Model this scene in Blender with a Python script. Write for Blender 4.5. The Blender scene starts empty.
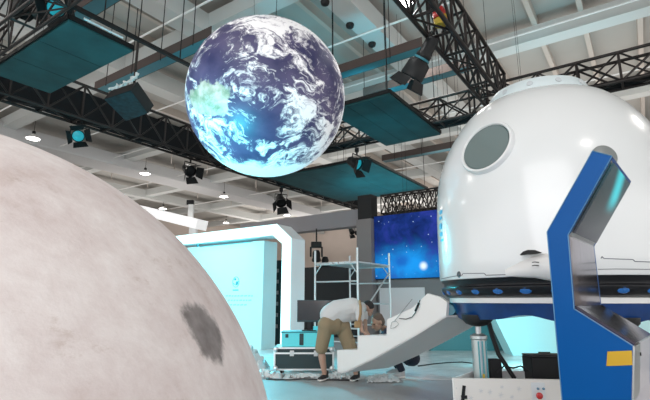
import bpy, bmesh, math, random
from mathutils import Vector as V, Matrix as M, Quaternion
random.seed(4)
S = bpy.context.scene
COL = S.collection
PI = math.pi

# ------------------------------------------------------------------ survey of the hall
FPX, HEYE = 460.0, 1.2                      # focal length in pixels of the 650 wide frame, eye height
PITCH = math.atan(100 / FPX)
AZ = math.atan(325 / math.hypot(FPX, 100))  # the hall's long axis against the view
AX = V((math.sin(AZ), math.cos(AZ), 0))     # along the hall
BX = V((-math.cos(AZ), math.sin(AZ), 0))    # across the hall
EYE = V((0, 0, HEYE))
def hall(a, b, z): return AX * a + BX * b + V((0, 0, z))
FB = V((-1.476, 16.8, 0))
def fac(t_, d=0, z=0): return FB - BX * t_ + AX * d + V((0, 0, z))
def ray(x, y):
    u = (x - 325) / FPX; v = (200 - y) / FPX
    return V((u, math.cos(PITCH) - v * math.sin(PITCH), math.sin(PITCH) + v * math.cos(PITCH)))
def atz(x, y, z):
    r = ray(x, y); return EYE + r * ((z - HEYE) / r.z)
def aty(x, y, Y):
    r = ray(x, y); return EYE + r * (Y / r.y)
def onpl(x, y, p0, n):
    r = ray(x, y); return EYE + r * ((p0 - EYE).dot(n) / r.dot(n))
def dirto(x, y): return ray(x, y).normalized()

# ------------------------------------------------------------------ materials
def nodes(m):
    m.use_nodes = True
    nt = m.node_tree
    return nt, nt.nodes['Principled BSDF']
def mat(name, col, rough=0.5, metal=0.0, coat=0.0, emit=None, estr=1.0, var=0.0, vscale=6.0, bump=0.0, bscale=40.0, spec=0.5):
    m = bpy.data.materials.new(name); nt, p = nodes(m)
    c = (*col, 1)
    p.inputs['Base Color'].default_value = c
    p.inputs['Roughness'].default_value = rough
    p.inputs['Metallic'].default_value = metal
    p.inputs['Coat Weight'].default_value = coat
    p.inputs['Coat Roughness'].default_value = 0.12
    p.inputs['Specular IOR Level'].default_value = spec
    if emit:
        p.inputs['Emission Color'].default_value = (*emit, 1); p.inputs['Emission Strength'].default_value = estr
    tc = nt.nodes.new('ShaderNodeTexCoord')
    if var > 0:
        n = nt.nodes.new('ShaderNodeTexNoise'); n.inputs['Scale'].default_value = vscale; n.inputs['Detail'].default_value = 5
        nt.links.new(tc.outputs['Object'], n.inputs['Vector'])
        r = nt.nodes.new('ShaderNodeValToRGB')
        r.color_ramp.elements[0].position = .3; r.color_ramp.elements[1].position = .7
        r.color_ramp.elements[0].color = (*[max(0, k * (1 - var)) for k in col], 1)
        r.color_ramp.elements[1].color = (*[min(1, k * (1 + var)) for k in col], 1)
        nt.links.new(n.outputs['Fac'], r.inputs['Fac']); nt.links.new(r.outputs['Color'], p.inputs['Base Color'])
    if bump > 0:
        n2 = nt.nodes.new('ShaderNodeTexNoise'); n2.inputs['Scale'].default_value = bscale; n2.inputs['Detail'].default_value = 4
        nt.links.new(tc.outputs['Object'], n2.inputs['Vector'])
        b = nt.nodes.new('ShaderNodeBump'); b.inputs['Strength'].default_value = bump; b.inputs['Distance'].default_value = 0.02
        nt.links.new(n2.outputs['Fac'], b.inputs['Height']); nt.links.new(b.outputs['Normal'], p.inputs['Normal'])
    return m
class NT:
    """small helper to chain shader nodes"""
    def __init__(s, m): s.nt, s.p = nodes(m)
    def n(s, t, **k):
        q = s.nt.nodes.new(t)
        for a, b in k.items(): setattr(q, a, b)
        return q
    def put(s, sock, val):
        if hasattr(val, 'node'): s.nt.links.new(val, sock)
        else: sock.default_value = val
    def math(s, op, a, b=0.0, c=None, clamp=False):
        q = s.n('ShaderNodeMath', operation=op); q.use_clamp = clamp
        s.put(q.inputs[0], a); s.put(q.inputs[1], b)
        if c is not None: s.put(q.inputs[2], c)
        return q.outputs[0]
    def vm(s, op, a, b=None, scale=None):
        q = s.n('ShaderNodeVectorMath', operation=op); s.put(q.inputs[0], a)
        if b is not None: s.put(q.inputs[1], b)
        if scale is not None: s.put(q.inputs['Scale'], scale)
        return q.outputs['Value'] if op in ('DOT_PRODUCT', 'LENGTH', 'DISTANCE') else q.outputs['Vector']
    def noise(s, vec, scale, detail=6, rough=.55, dist=0.0):
        q = s.n('ShaderNodeTexNoise'); s.put(q.inputs['Vector'], vec); q.inputs['Scale'].default_value = scale
        q.inputs['Detail'].default_value = detail; q.inputs['Roughness'].default_value = rough; q.inputs['Distortion'].default_value = dist
        return q
    def ramp(s, fac, stops):
        q = s.n('ShaderNodeValToRGB'); e = q.color_ramp.elements
        while len(e) < len(stops): e.new(.5)
        for i, (pos, c) in enumerate(stops):
            e[i].position = pos; e[i].color = (*c, 1) if len(c) == 3 else c
        s.put(q.inputs['Fac'], fac); return q.outputs['Color']
    def mix(s, fac, a, b):
        q = s.n('ShaderNodeMix', data_type='RGBA')
        s.put(q.inputs[0], fac); s.put(q.inputs[6], a if hasattr(a, 'node') else (*a, 1)); s.put(q.inputs[7], b if hasattr(b, 'node') else (*b, 1))
        return q.outputs[2]
    def step(s, x, lo, hi):
        q = s.n('ShaderNodeMapRange'); q.interpolation_type = 'SMOOTHSTEP'
        s.put(q.inputs[0], x); q.inputs[1].default_value = lo; q.inputs[2].default_value = hi
        return q.outputs[0]
    def obj(s): return s.n('ShaderNodeTexCoord').outputs['Object']

BLK = mat('black_metal', (.010, .011, .012), .5, spec=.3)
TRUSS = mat('truss_black_powder', (.026, .021, .020), .45, .35, var=.3, vscale=3)
DARKBROWN = mat('cable_tray_brown', (.07, .05, .045), .6)
WHITE = mat('white_paint', (.80, .80, .79), .35)
GLOSSW = mat('gloss_white_shell', (.77, .80, .81), .25, coat=.5)
STEEL = mat('steel', (.55, .57, .58), .3, 1.0)
ALU = mat('aluminium', (.72, .74, .75), .35, .8)
CONC = mat('grey_paint', (.30, .29, .29), .6)
CEILM = mat('ceiling_sheet', (.45, .44, .415), .8, var=.06, vscale=.4)
BEAMM = mat('girder_pale', (.60, .62, .61), .6)
PURLM = mat('purlin_warm', (.58, .52, .47), .7)
DUCTM = mat('duct_galvanised', (.56, .57, .58), .5, .2)
WALLM = mat('hall_wall', (.72, .63, .57), .85, var=.06, vscale=.3)
PANELM = mat('panel_teal', (.016, .078, .084), .6, var=.25, vscale=1.6, spec=.3)
DARKWALL = mat('charcoal_board', (.022, .026, .030), .6)
PILLARM = mat('pillar_grey', (.22, .20, .20), .6)
FASCIAM = mat('fascia_mauve_grey', (.27, .255, .27), .6)
SKIN = mat('skin', (.45, .28, .21), .55)
SKINB = mat('skin_tan', (.40, .25, .18), .55)
HAIRB = mat('hair_black', (.012, .010, .010), .6, bump=.5, bscale=120)
HAIRG = mat('hair_greying_brown', (.13, .095, .075), .7, bump=.5, bscale=120)
SHIRT = mat('tshirt_light_grey', (.60, .60, .60), .85, bump=.25, bscale=18)
KHAKI = mat('khaki_cotton', (.27, .21, .13), .85, bump=.25, bscale=25)
NAVY = mat('navy_cloth', (.02, .035, .07), .8, bump=.2, bscale=25)
DARKTROUS = mat('dark_trouser_cloth', (.012, .016, .03), .85, bump=.2, bscale=25)
SHOEB = mat('shoe_black', (.015, .015, .017), .6)
SOLEW = mat('sole_white', (.75, .74, .72), .5)
RUBBER = mat('rubber_black', (.010, .010, .011), .5)
TAN = mat('tan_webbing', (.36, .24, .12), .8)
RED = mat('red_plastic', (.55, .02, .02), .3, coat=.5)
YEL = mat('yellow_plastic', (.60, .42, .03), .4)
CYANLAMP = mat('lens_cyan_lit', (.02, .20, .25), .2, emit=(.02, .55, .68), estr=.22)
LAMPW = mat('lamp_bulb_lit', (.9, .9, .9), .3, emit=(1, .97, .92), estr=14)
FLOODW = mat('flood_lit', (.9, .9, .9), .3, emit=(1, 1, 1), estr=9)
SHADEW = mat('shade_white', (.85, .85, .84), .4)
CLEARPL = mat('crumpled_plastic_film', (.72, .76, .77), .22, spec=.7, bump=.4, bscale=9)
NAVYBAND = mat('band_black_gloss', (.006, .007, .010), .3, coat=.15, spec=.3)
OVALBLUE = mat('oval_window_blue', (.015, .10, .30), .2, emit=(.02, .15, .50), estr=.10)
SKIRTB = mat('skirt_blue_film', (.004, .040, .17), .3, coat=.2, var=.3, vscale=5)
KBLUE = mat('console_blue', (.001, .085, .32), .32, spec=.15, var=.06, vscale=2)
MIRROR = mat('mirror_film', (.17, .16, .21), .12, 1.0, bump=.06, bscale=6)
GOLD = mat('gold_label', (.62, .38, .03), .35, .4)
TEALCASE = mat('case_teal_black', (.010, .035, .042), .5)
CRATE = mat('cyan_crate', (.12, .76, .84), .4)

DRAPE = mat('drape_black', (.008, .008, .010), .9, bump=.4, bscale=5)
# ------------------------------------------------------------------ mesh building
class MB:
    def __init__(s): s.bm = bmesh.new()
    def _xf(s, vs, mtx): bmesh.ops.transform(s.bm, matrix=mtx, verts=vs)
    def box(s, c, size, rot=None, bevel=0.0, seg=2):
        r = bmesh.ops.create_cube(s.bm, size=1.0)['verts']
        s._xf(r, M.Diagonal((*size, 1)))
        if bevel > 0:
            es = list({e for v in r for e in v.link_edges})
            g = bmesh.ops.bevel(s.bm, geom=es, offset=bevel, segments=seg, affect='EDGES', profile=.6)
            r = list({v for f in g['faces'] for v in f.verts} | {v for v in r if v.is_valid})
        m = M.Translation(V(c))
        if rot is not None: m = m @ rot.to_4x4()
        s._xf(r, m); return s
    def bar(s, p0, p1, w, h=None, up=V((0, 0, 1)), bevel=0):
        p0, p1 = V(p0), V(p1); d = p1 - p0; L = d.length
        if L < 1e-6: return s
        d.normalize(); x = d.cross(up)
        if x.length < 1e-4: x = d.cross(V((1, 0, 0)))
        x.normalize(); y = x.cross(d)
        R = M((x, d, y)).transposed()
        return s.box((p0 + p1) / 2, (w, L, h or w), R, bevel)
    def tube(s, pts, r, seg=8, caps=True):
        pts = [V(p) for p in pts]; n = len(pts); rings = []
        rr = r if isinstance(r, (list, tuple)) else [r] * n
        prev = None
        for i, p in enumerate(pts):
            d = (pts[min(i + 1, n - 1)] - pts[max(i - 1, 0)]).normalized()
            if prev is None:
                x = d.cross(V((0, 0, 1)))
                if x.length < 1e-3: x = d.cross(V((1, 0, 0)))
                x.normalize()
            else:
                x = prev - d * prev.dot(d); x.normalize()
            prev = x; y = d.cross(x)
            rings.append([s.bm.verts.new(p + (x * math.cos(2 * PI * k / seg) + y * math.sin(2 * PI * k / seg)) * rr[i]) for k in range(seg)])
        for i in range(n - 1):
            for k in range(seg):
                s.bm.faces.new((rings[i][k], rings[i][(k + 1) % seg], rings[i + 1][(k + 1) % seg], rings[i + 1][k]))
        if caps:
            s.bm.faces.new(rings[0][::-1]); s.bm.faces.new(rings[-1])
        return s
    def lathe(s, prof, seg=48, c=(0, 0, 0), rot=None, a0=0.0, a1=2 * PI):
        full = abs(a1 - a0 - 2 * PI) < 1e-6
        cols = seg if full else seg + 1; cols_v = []
        m = M.Translation(V(c)) @ (rot.to_4x4() if rot is not None else M.Identity(4))
        poles = {}
        for k in range(cols):
            t = a0 + (a1 - a0) * k / seg; row = []
            for j, (r, z) in enumerate(prof):
                if r < 1e-6:
                    if j not in poles: poles[j] = s.bm.verts.new(m @ V((0, 0, z)))
                    row.append(poles[j])
                else: row.append(s.bm.verts.new(m @ V((r * math.cos(t), r * math.sin(t), z))))
            cols_v.append(row)
        for k in range(seg):
            A_, B_ = cols_v[k], cols_v[(k + 1) % cols]
            for j in range(len(prof) - 1):
                f = []
                for v in (A_[j], B_[j], B_[j + 1], A_[j + 1]):
                    if v not in f: f.append(v)
                if len(f) > 2: s.bm.faces.new(f)
        return s
    def prism(s, poly, off):
        """poly: list of 3D points (planar), extruded by vector(s) off"""
        n = len(poly); offs = off if isinstance(off, list) else [off] * n
        a = [s.bm.verts.new(V(p)) for p in poly]; b = [s.bm.verts.new(V(p) + V(o)) for p, o in zip(poly, offs)]
        s.bm.faces.new(a); s.bm.faces.new(b[::-1])
        for i in range(n): s.bm.faces.new((a[i], b[i], b[(i + 1) % n], a[(i + 1) % n]))
        return s
    def ball(s, c, r, rot=None, u=24, v=14):
        q = bmesh.ops.create_uvsphere(s.bm, u_segments=u, v_segments=v, radius=1.0)['verts']
        rr = r if isinstance(r, (list, tuple)) else (r, r, r)
        m = M.Translation(V(c)) @ (rot.to_4x4() if rot is not None else M.Identity(4)) @ M.Diagonal((*rr, 1))
        s._xf(q, m); return s
    def limb(s, p0, p1, r0, r1, seg=14):
        """tapered round-ended limb"""
        p0, p1 = V(p0), V(p1); d = (p1 - p0)
        L = d.length; d.normalize(); prof = []
        for i in range(7): t = -PI / 2 + PI / 2 * i / 6; prof.append((max(0, r0 * math.cos(t)), r0 * math.sin(t)))
        for i in range(7): t = PI / 2 * i / 6; prof.append((max(0, r1 * math.cos(t)), L + r1 * math.sin(t)))
        prof[0] = (0, -r0); prof[-1] = (0, L + r1)
        s.lathe(prof, seg, p0, d.to_track_quat('Z', 'Y').to_matrix()); return s
    def build(s, name, m, parent=None, smooth=None, loc=None):
        bmesh.ops.recalc_face_normals(s.bm, faces=s.bm.faces)
        me = bpy.data.meshes.new(name); s.bm.to_mesh(me); s.bm.free()
        o = bpy.data.objects.new(name, me); COL.objects.link(o); me.materials.append(m)
        if smooth is not None:
            for p in me.polygons: p.use_smooth = True
            if smooth < 180:
                try: me.set_sharp_from_angle(angle=math.radians(smooth))
                except Exception: pass
        if loc is not None: o.location = loc
        if parent is not None: link(o, parent)
        return o
def world(o):
    b = M.Translation(o.location) @ o.rotation_euler.to_matrix().to_4x4()
    return b if o.parent is None else world(o.parent) @ o.matrix_parent_inverse @ b
def link(o, parent):
    """child keeps its world place"""
    o.parent = parent
    o.matrix_parent_inverse = world(parent).inverted()
def tag(o, label, cat, group=None, kind=None):
    if label: o['label'] = label
    if cat: o['category'] = cat
    if group: o['group'] = group
    if kind: o['kind'] = kind
    return o
def thing(name, label, cat, loc=(0, 0, 0), group=None):
    o = bpy.data.objects.new(name, None); o.empty_display_size = .1; COL.objects.link(o); o.location = V(loc)
    return tag(o, label, cat, group)
def struct(o): o['kind'] = 'structure'; return o
def copy_thing(src, delta=None, mtx=None, label=None, group=None):
    r = src.copy(); COL.objects.link(r)
    for ch in list(src.children):
        c = ch.copy(); COL.objects.link(c); c.parent = r
        for g in list(ch.children):
            d = g.copy(); COL.objects.link(d); d.parent = c
    if delta is not None: r.location = src.location + V(delta)
    if label: r['label'] = label
    if group: r['group'] = group
    return r
RZ = lambda t: M.Rotation(t, 3, 'Z')
HALLROT = M((AX, BX, V((0, 0, 1)))).transposed()      # columns AX, BX, Z

# ------------------------------------------------------------------ camera
cam = bpy.data.cameras.new('camera'); co = bpy.data.objects.new('camera', cam); COL.objects.link(co)
cam.sensor_width = 36; cam.lens = FPX / 650 * 36; cam.clip_start = .05; cam.clip_end = 300
co.location = EYE; co.rotation_euler = (PI / 2 + PITCH, 0, 0); S.camera = co
S.view_settings.view_transform = 'Standard'; S.view_settings.look = 'None'; S.view_settings.gamma = 1
S.view_settings.exposure = 0.9
try: S.view_settings.use_curve_mapping = False
except Exception: pass

# ------------------------------------------------------------------ light
w = bpy.data.worlds.new('hall_ambient_fill'); S.world = w; w.use_nodes = True
bg = w.node_tree.nodes['Background']; bg.inputs['Color'].default_value = (1.0, .975, .96, 1); bg.inputs['Strength'].default_value = 1.05  # even ambient fill coming in through the sides left open
def light(kind, name, loc, power, col=(1, 1, 1), size=1.0, aim=None, spot=None, size_y=None, blend=.5):
    d = bpy.data.lights.new(name, kind); d.energy = power; d.color = col
    if kind == 'AREA':
        d.size = size
        if size_y: d.shape = 'RECTANGLE'; d.size_y = size_y
    else: d.shadow_soft_size = size
    if kind == 'SPOT': d.spot_size = math.radians(spot); d.spot_blend = blend
    o = bpy.data.objects.new(name, d); COL.objects.link(o); o.location = V(loc)
    if aim is not None: o.rotation_euler = (V(aim) - V(loc)).to_track_quat('-Z', 'Y').to_euler()
    return o

light('AREA', 'front_fill', (-5, -11, 8), 900, (1, .98, .98), 13, (.6, 3, 1.4))  # added unseen fill behind the camera, brightens moon and capsule
# ================================================================== SETTING
FLOORM = bpy.data.materials.new('floor_grey_carpet'); q = NT(FLOORM)
c0 = q.obj(); n1 = q.noise(c0, 1.2, 6).outputs['Fac']; n2 = q.noise(c0, 30, 3).outputs['Fac']
colr = q.ramp(q.math('ADD', q.math('MULTIPLY', n1, .7), q.math('MULTIPLY', n2, .3)), [(.3, (.37, .39, .40)), (.7, (.52, .54, .55))])
q.put(q.p.inputs['Base Color'], colr); q.p.inputs['Roughness'].default_value = .38
floor = struct(MB().box(hall(20, 6, -.05), (90, 90, .1), HALLROT).build('floor', FLOORM))
# pale stage floor laid over it, behind the two men
STAGEM = bpy.data.materials.new('stage_floor_white'); q = NT(STAGEM)
c0 = q.obj(); n1 = q.noise(c0, 2.5, 7, .65).outputs['Fac']
q.put(q.p.inputs['Base Color'], q.ramp(n1, [(.35, (.66, .68, .69)), (.62, (.86, .87, .87))])); q.p.inputs['Roughness'].default_value = .25
b_ = q.n('ShaderNodeBump'); b_.inputs['Strength'].default_value = .3; b_.inputs['Distance'].default_value = .05
q.put(b_.inputs['Height'], q.noise(c0, 5, 5).outputs['Fac']); q.put(q.p.inputs['Normal'], b_.outputs['Normal'])
pts = [V((-4, 7.68, .0)), V((9, 7.35, .0)), V((9, 14, .0)), V((-4, 14, .0))]
struct(MB().prism(pts, V((0, 0, .006))).build('floor_stage', STAGEM))

ZC = 11.2
struct(MB().box(hall(22, 8, ZC + .1), (100, 90, .2), HALLROT).build('ceiling', CEILM))
struct(MB().box(hall(52, 8, ZC / 2), (.3, 90, ZC), HALLROT).build('wall_back', WALLM))
struct(MB().box(hall(22, 46, ZC / 2), (60, .3, ZC), HALLROT).build('wall_left', WALLM))
# girders along the hall
def beamA(b, wdt, z0, z1, m, a0=-6, a1=51.5, name='ceiling_beam'):
    return struct(MB().box(hall((a0 + a1) / 2, b, (z0 + z1) / 2), (a1 - a0, wdt, z1 - z0), HALLROT).build(name, m))
def beamB(a, wdt, z0, z1, m, b0=-20, b1=45.5, name='ceiling_beam'):
    return struct(MB().box(hall(a, (b0 + b1) / 2, (z0 + z1) / 2), (wdt, b1 - b0, z1 - z0), HALLROT).build(name, m))
def girder(along, pos, wf, z0, z1, m):
    """I-section girder: bottom flange, web, top flange"""
    o = MB()
    def bx(wd, za, zb):
        if along == 'A': o.box(hall(23, pos, (za + zb) / 2), (57, wd, zb - za), HALLROT)
        else: o.box(hall(pos, 13, (za + zb) / 2), (wd, 65, zb - za), HALLROT)
    bx(wf, z0, z0 + .06); bx(.06, z0 + .06, z1 - .06); bx(wf, z1 - .06, z1)
    return struct(o.build('ceiling_beam', m))
for b in (6.75, 11.6, 16.5, 21.5, 36): beamA(b, .75, 10.05, 10.75, BEAMM)
for a in (9.6, 16.7, 24, 31.5, 39): beamB(a, .62, 10.25, 10.8, BEAMM)
for b in (-4.2, -2.5, -.9, .75, 2.2, 4.15, 8.4, 9.9, 13.2, 14.8, 18.2, 19.8, 23.4, 25, 33, 39.5):
    struct(MB().box(hall(22, b, 11.0), (60, .16, .4), HALLROT).build('ceiling_purlin', PURLM))
# ventilation duct running along the far side
DUCT = struct(MB().box(hall(24, 28.3, 10.1), (55, 2.0, .8), HALLROT, .08).build('ceiling_duct', DUCTM))
# thin sprinkler pipes across the hall
for a, z in ((8.1, 10.0), (12.3, 10.0), (15.7, 10.2), (20.5, 10.0), (28, 10.0)):
    struct(MB().tube([hall(a, -14, z), hall(a, 40, z)], .035, 8).build('ceiling_pipe', WHITE))
for a in (18, 21, 26, 30, 35):
    for b in (21.5, 24.6, 28.3, 31.5):
        struct(MB().bar(hall(a, b, ZC), hall(a, b, 9.9), .05).build('ceiling_rod', PURLM))

# ================================================================== HANGING THINGS
def truss(label, p0, ax, L, side, wdt, h, bays, r=.03, m=TRUSS, drape=False, run=False):
    """box truss: p0 is the low corner, ax its run, side its width direction"""
    p0 = V(p0); up = V((0, 0, 1)); t = thing('lighting_truss', label, 'truss', p0)
    cs = [V((0, 0, 0)), side * wdt, up * h, side * wdt + up * h]
    for c in cs: MB().tube([p0 + c, p0 + c + ax * L], r, 8).build('chord', m, t, 60)
    br = MB(); dx = L / bays; rb = r * .68
    for i in range(bays + 1):
        q0 = p0 + ax * (dx * i)
        for a, b in ((0, 1), (2, 3), (0, 2), (1, 3)): br.tube([q0 + cs[a], q0 + cs[b]], rb, 6)
        if i < bays:
            q1 = q0 + ax * dx; f = i % 2
            for a, b in ((0, 2), (1, 3)):
                if f: a, b = b, a
                br.tube([q0 + cs[a], q1 + cs[b]], rb, 6)
                br.tube([q0 + cs[b], q1 + cs[a]], rb * .8, 6)
            br.tube([q0 + cs[f], q1 + cs[1 - f]], rb * .7, 6)
    br.build('bracing', m, t, 60)
    for s_ in (.15, .5, .85):
        for c in (cs[2], cs[3]):
            q0 = p0 + ax * (L * s_) + c; MB().tube([q0, V((q0.x, q0.y, ZC))], .005, 5).build('hanging_wire', BLK, t)
    if run:
        for k, f in enumerate((.12, .3, .5, .72, .9)): MB().tube([p0 + side * (wdt * f) + ax * (L * i / 12) + up * (.05 + .02 * math.sin(i * 2.1 + k)) for i in range(13)], .035, 8).build('cable', DRAPE, t, 60)
    if drape: MB().box(p0 + ax * (L / 2) + side * (wdt * .8) + up * (h * .5), (L, .02, h * .96), HALLROT).build('black_drape', DRAPE, t)
    return t
truss('long black lattice truss running behind the earth globe at the left', hall(1.5, 12.05, 6.0), AX, 21, BX, .5, .95, 24, .042, drape=True)
truss('black lattice truss running from the top edge down behind the capsule dome', hall(1.2, 2.37, 6.0), AX, 10.3, BX, .46, .85, 13, .044)
truss('black lattice truss crossing above and behind the top of the white capsule', hall(11.65, -3.5, 6.02), BX, 15.4, AX, .48, .70, 18, .040, run=True)
truss('black lattice truss in the upper left corner of the photo by two hanging boxes', hall(2.75, 6.3, 6.0), BX, 5.7, AX, .45, .62, 5, .032)
truss('black truss with close uprights above the galaxy screen', fac(3.7, .55, 4.02), -BX, 5.5, AX, .3, .62, 20, .03)

def ceil_panel(label, a0, a1, b0, b1, z):
    t = thing('suspended_panel', label, 'ceiling panel', hall((a0 + a1) / 2, (b0 + b1) / 2, z))
    MB().box(hall((a0 + a1) / 2, (b0 + b1) / 2, z + .02), (a1 - a0, b1 - b0, .035), HALLROT).build('panel_board', PANELM, t)
    f = MB()
    for (x0, y0, x1, y1) in ((a0, b0, a1, b0), (a1, b0, a1, b1), (a1, b1, a0, b1), (a0, b1, a0, b0)):
        f.bar(hall(x0, y0, z + .085), hall(x1, y1, z + .085), .06, .09)
    n = 4
    for i in range(1, n): f.bar(hall(a0 + (a1 - a0) * i / n, b0, z + .08), hall(a0 + (a1 - a0) * i / n, b1, z + .08), .04, .06)
    f.build('frame', BLK, t)
    sm = MB(); k = 3
    for i in range(1, k): sm.box(hall(a0 + (a1 - a0) * .5, b0 + (b1 - b0) * i / k, z + .001), (a1 - a0 - .02, .006, .004), HALLROT)
    sm.build('seam', BLK, t)
    for a in (a0 + .1, a1 - .1):
        for b in (b0 + .1, b1 - .1):
            MB().tube([hall(a, b, z + .12), hall(a, b, ZC)], .012, 6).build('hanging_rod', BLK, t)
    return t
P1 = ceil_panel('dark teal ceiling panel hung in the upper left corner beside the truss', 3.38, 4.62, 7.8, 11.1, 5.98)
P3 = ceil_panel('dark green ceiling panel hung between the earth globe and the capsule', 9.0, 12.25, 4.4, 6.15, 5.86)
P2 = ceil_panel('wide teal ceiling panel hung below and right of the earth globe, above the arch', 13.5, 19.0, 7.55, 12.0, 5.98)

# track bar along the edge of the first panel
t = thing('track_bar', 'thin dark track bar sticking out past the upper left teal panel', 'track', hall(4.8, 7.62, 6.2))
MB().bar(hall(3.3, 7.62, 6.18), hall(6.25, 7.62, 6.18), .07, .07).build('rail', BLK, t)
MB().tube([hall(3.6, 7.72, 6.12), hall(4.35, 7.72, 6.12)], .02, 8).build('tube_lamp', SHADEW, t, 60)
MB().box(hall(6.1, 7.6, 6.06), (.28, .16, .16), HALLROT, .02).build('end_clamp', BLK, t)
for a in (3.9, 5.6): MB().tube([hall(a, 7.62, 6.2), hall(a, 7.62, ZC)], .012, 6).build('hanging_rod', BLK, t)

TEALP = mat('tray_teal_light_tint', (.04, .20, .25), .5)  # teal stage light on the tray bottoms, put into the colour
def tray(label, a, b0, b1, z, hgt=.28):
    t = thing('cable_tray', label, 'cable tray', hall(a, (b0 + b1) / 2, z), 'hanging cable trays')
    MB().box(hall(a, (b0 + b1) / 2, z + .012), (.36, b1 - b0, .02), HALLROT).build('tray_bottom', TEALP, t)
    s_ = MB()
    for d in (-.18, .18): s_.box(hall(a + d, (b0 + b1) / 2, z + hgt / 2), (.02, b1 - b0, hgt), HALLROT)
    s_.build('side_rail', DARKBROWN, t)
    n = max(2, int((b1 - b0) / 1.3))
    for i in range(n):
        bb = b0 + (b1 - b0) * (i + .5) / n
        MB().tube([hall(a - .19, bb, z - .05), hall(a - .19, bb, ZC)], .013, 6).build('hanging_rod', BLK, t)
tray('brown sided cable tray between the upper left teal panel and the globe', 7.4, 8.6, 14.2, 7.95)
tray('short dark cable tray at the top edge above the upper left teal panel', 4.75, 7.0, 11.2, 7.8)
tray('brown sided cable tray right of the earth globe, the higher of two', 11.1, 4.3, 8.2, 8.0)
tray('dark cable tray right of the globe just above the dark green panel', 12.9, 3.6, 7.2, 8.0)
tray('dark cable tray crossing low between wide teal panel and capsule', 18.8, 5.6, 9.6, 7.6)

# pendant lamps of the hall
def pendant(p, label):
    t = thing('pendant_lamp', label, 'lamp', p, 'white pendant lamps of the hall')
    MB().lathe([(.05, .28), (.07, .27), (.10, .22), (.24, .12), (.33, .02), (.345, .0), (.33, .005), (.22, .10), (.05, .2)], 28, p).build('lamp_shade', SHADEW, t, 60)
    MB().lathe([(0, -.0), (.30, .0), (.30, .03), (0, .03)], 24, V(p) + V((0, 0, .015))).build('diffuser', LAMPW, t)
    MB().lathe([(0, .42), (.07, .42), (.09, .36), (.07, .27), (0, .27)], 16, p).build('lamp_cap', BLK, t, 60)
    MB().tube([V(p) + V((0, 0, .4)), V((p[0], p[1], ZC))], .012, 6).build('cord', BLK, t)
    return t
for x, y, z, lb in ((33, 139, 9.3, 'white pendant lamp at the far left above the moon globe'),
                    (145, 174, 9.3, 'white pendant lamp right of the cyan barn door spotlight'),
                    (224, 197, 9.3, 'white pendant lamp below the earth globe, above the glowing arch'),
                    (163, 209, 9.4, 'small white pendant lamp over the white lit box beam'),
                    (226, 223, 9.4, 'small white pendant lamp just above the glowing arch'),
                    (287, 215.5, 9.3, 'white pendant lamp below the hanging spotlight under the globe'),
                    (318, 244, 9.3, 'tiny far pendant lamp beside the moving head above the scaffold')):
    p = atz(x, y, z)
    if (p - EYE).length > 75: p = aty(x, y, 46)
    pendant(p, lb)
for a in (0, 12, 24, 36):
    for b in (-6, 5, 16, 27):
        light('AREA', 'pendant_light', hall(a, b, 9.2), 70, (1, .95, .89), 1.4, hall(a, b, 0))
for a in (6, 22, 40):
    for b in (2, 18, 34):
        light('AREA', 'ceiling_fill', hall(a, b, 6.9), (60, 200, 420)[(6, 22, 40).index(a)], (1, .93, .88), 12, hall(a, b, 12))  # added upward fill without fixtures, brightens the ceiling

# ------------------------------------------------------------------ stage lights
def barn_light(p, aim, sc, label, lens=CYANLAMP, top=None):
    """par lamp with yoke and four barn doors; body axis aims at aim"""
    p = V(p); t = thing('stage_light', label, 'stage light', p, 'stage lights hung from the trusses')
    d = (V(aim) - p).normalized(); R = d.to_track_quat('Z', 'Y').to_matrix()
    MB().lathe([(0, -.26), (.07, -.25), (.10, -.2), (.105, -.1), (.13, -.06), (.135, .06), (.12, .06), (.115, .02), (0, .02)], 24, p, R).build('body', BLK, t, 50)
    MB().lathe([(0, .045), (.06, .04), (.115, .025), (.115, .02), (0, .02)], 24, p, R).build('lens', lens, t, 50)
    k = .13
    for i in range(4):
        a = i * PI / 2 + .3; u = V((math.cos(a), math.sin(a), 0)); v = V((-math.sin(a), math.cos(a), 0)); wd = .12
        pl = [u * k + v * wd + V((0, 0, .06)), u * k - v * wd + V((0, 0, .06)), u * (k + .1) - v * wd * 1.25 + V((0, 0, .2)), u * (k + .1) + v * wd * 1.25 + V((0, 0, .2))]
        MB().prism([p + R @ x for x in pl], R @ (u * .008)).build('barn_door', BLK, t)
    y = MB(); sx = R @ V((1, 0, 0))
    y.tube([p + sx * .15 - d * .05, p + sx * .16 + V((0, 0, .2)), p - sx * .16 + V((0, 0, .2)), p - sx * .15 - d * .05], .014, 6)
    y.build('yoke', BLK, t)
    c = MB(); c.tube([p + V((0, 0, .2)), p + V((0, 0, .30))], .02, 8); c.box(p + V((0, 0, .32)), (.09, .09, .10), None, .015); c.build('clamp', BLK, t)
    if sc != 1:
        for o in list(t.children):
            o.data.transform(M.Translation(p) @ M.Diagonal((sc, sc, sc, 1)) @ M.Translation(-p))
    if top: MB().tube([p + V((0, 0, .33 * sc)), V((p.x, p.y, top))], .015 * sc, 6).build('hanging_pole', BLK, t)
    return t
p = atz(78, 136, 5.62); barn_light(p, V((.9, 1.2, 1.0)), 1.25, 'cyan lit barn door spotlight hanging at the left above the moon globe', CYANLAMP, 6.9)
p = atz(190, 171, 5.62); barn_light(p, p + V((1.6, -1.2, -1.4)), 1.5, 'unlit barn door spotlight under the long truss, left of the globe bottom', BLK, 6.9)
p = atz(281, 202, 5.35); barn_light(p, p + V((.4, -1, -1.2)), 1.7, 'dark spotlight hanging just below the earth globe', BLK, 6.0)
p = atz(357, 164, 5.55); barn_light(p, p + V((1.2, -.9, -.9)), 1.5, 'cyan lit spotlight under the front edge of the wide teal panel', CYANLAMP, 6.1)
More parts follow.
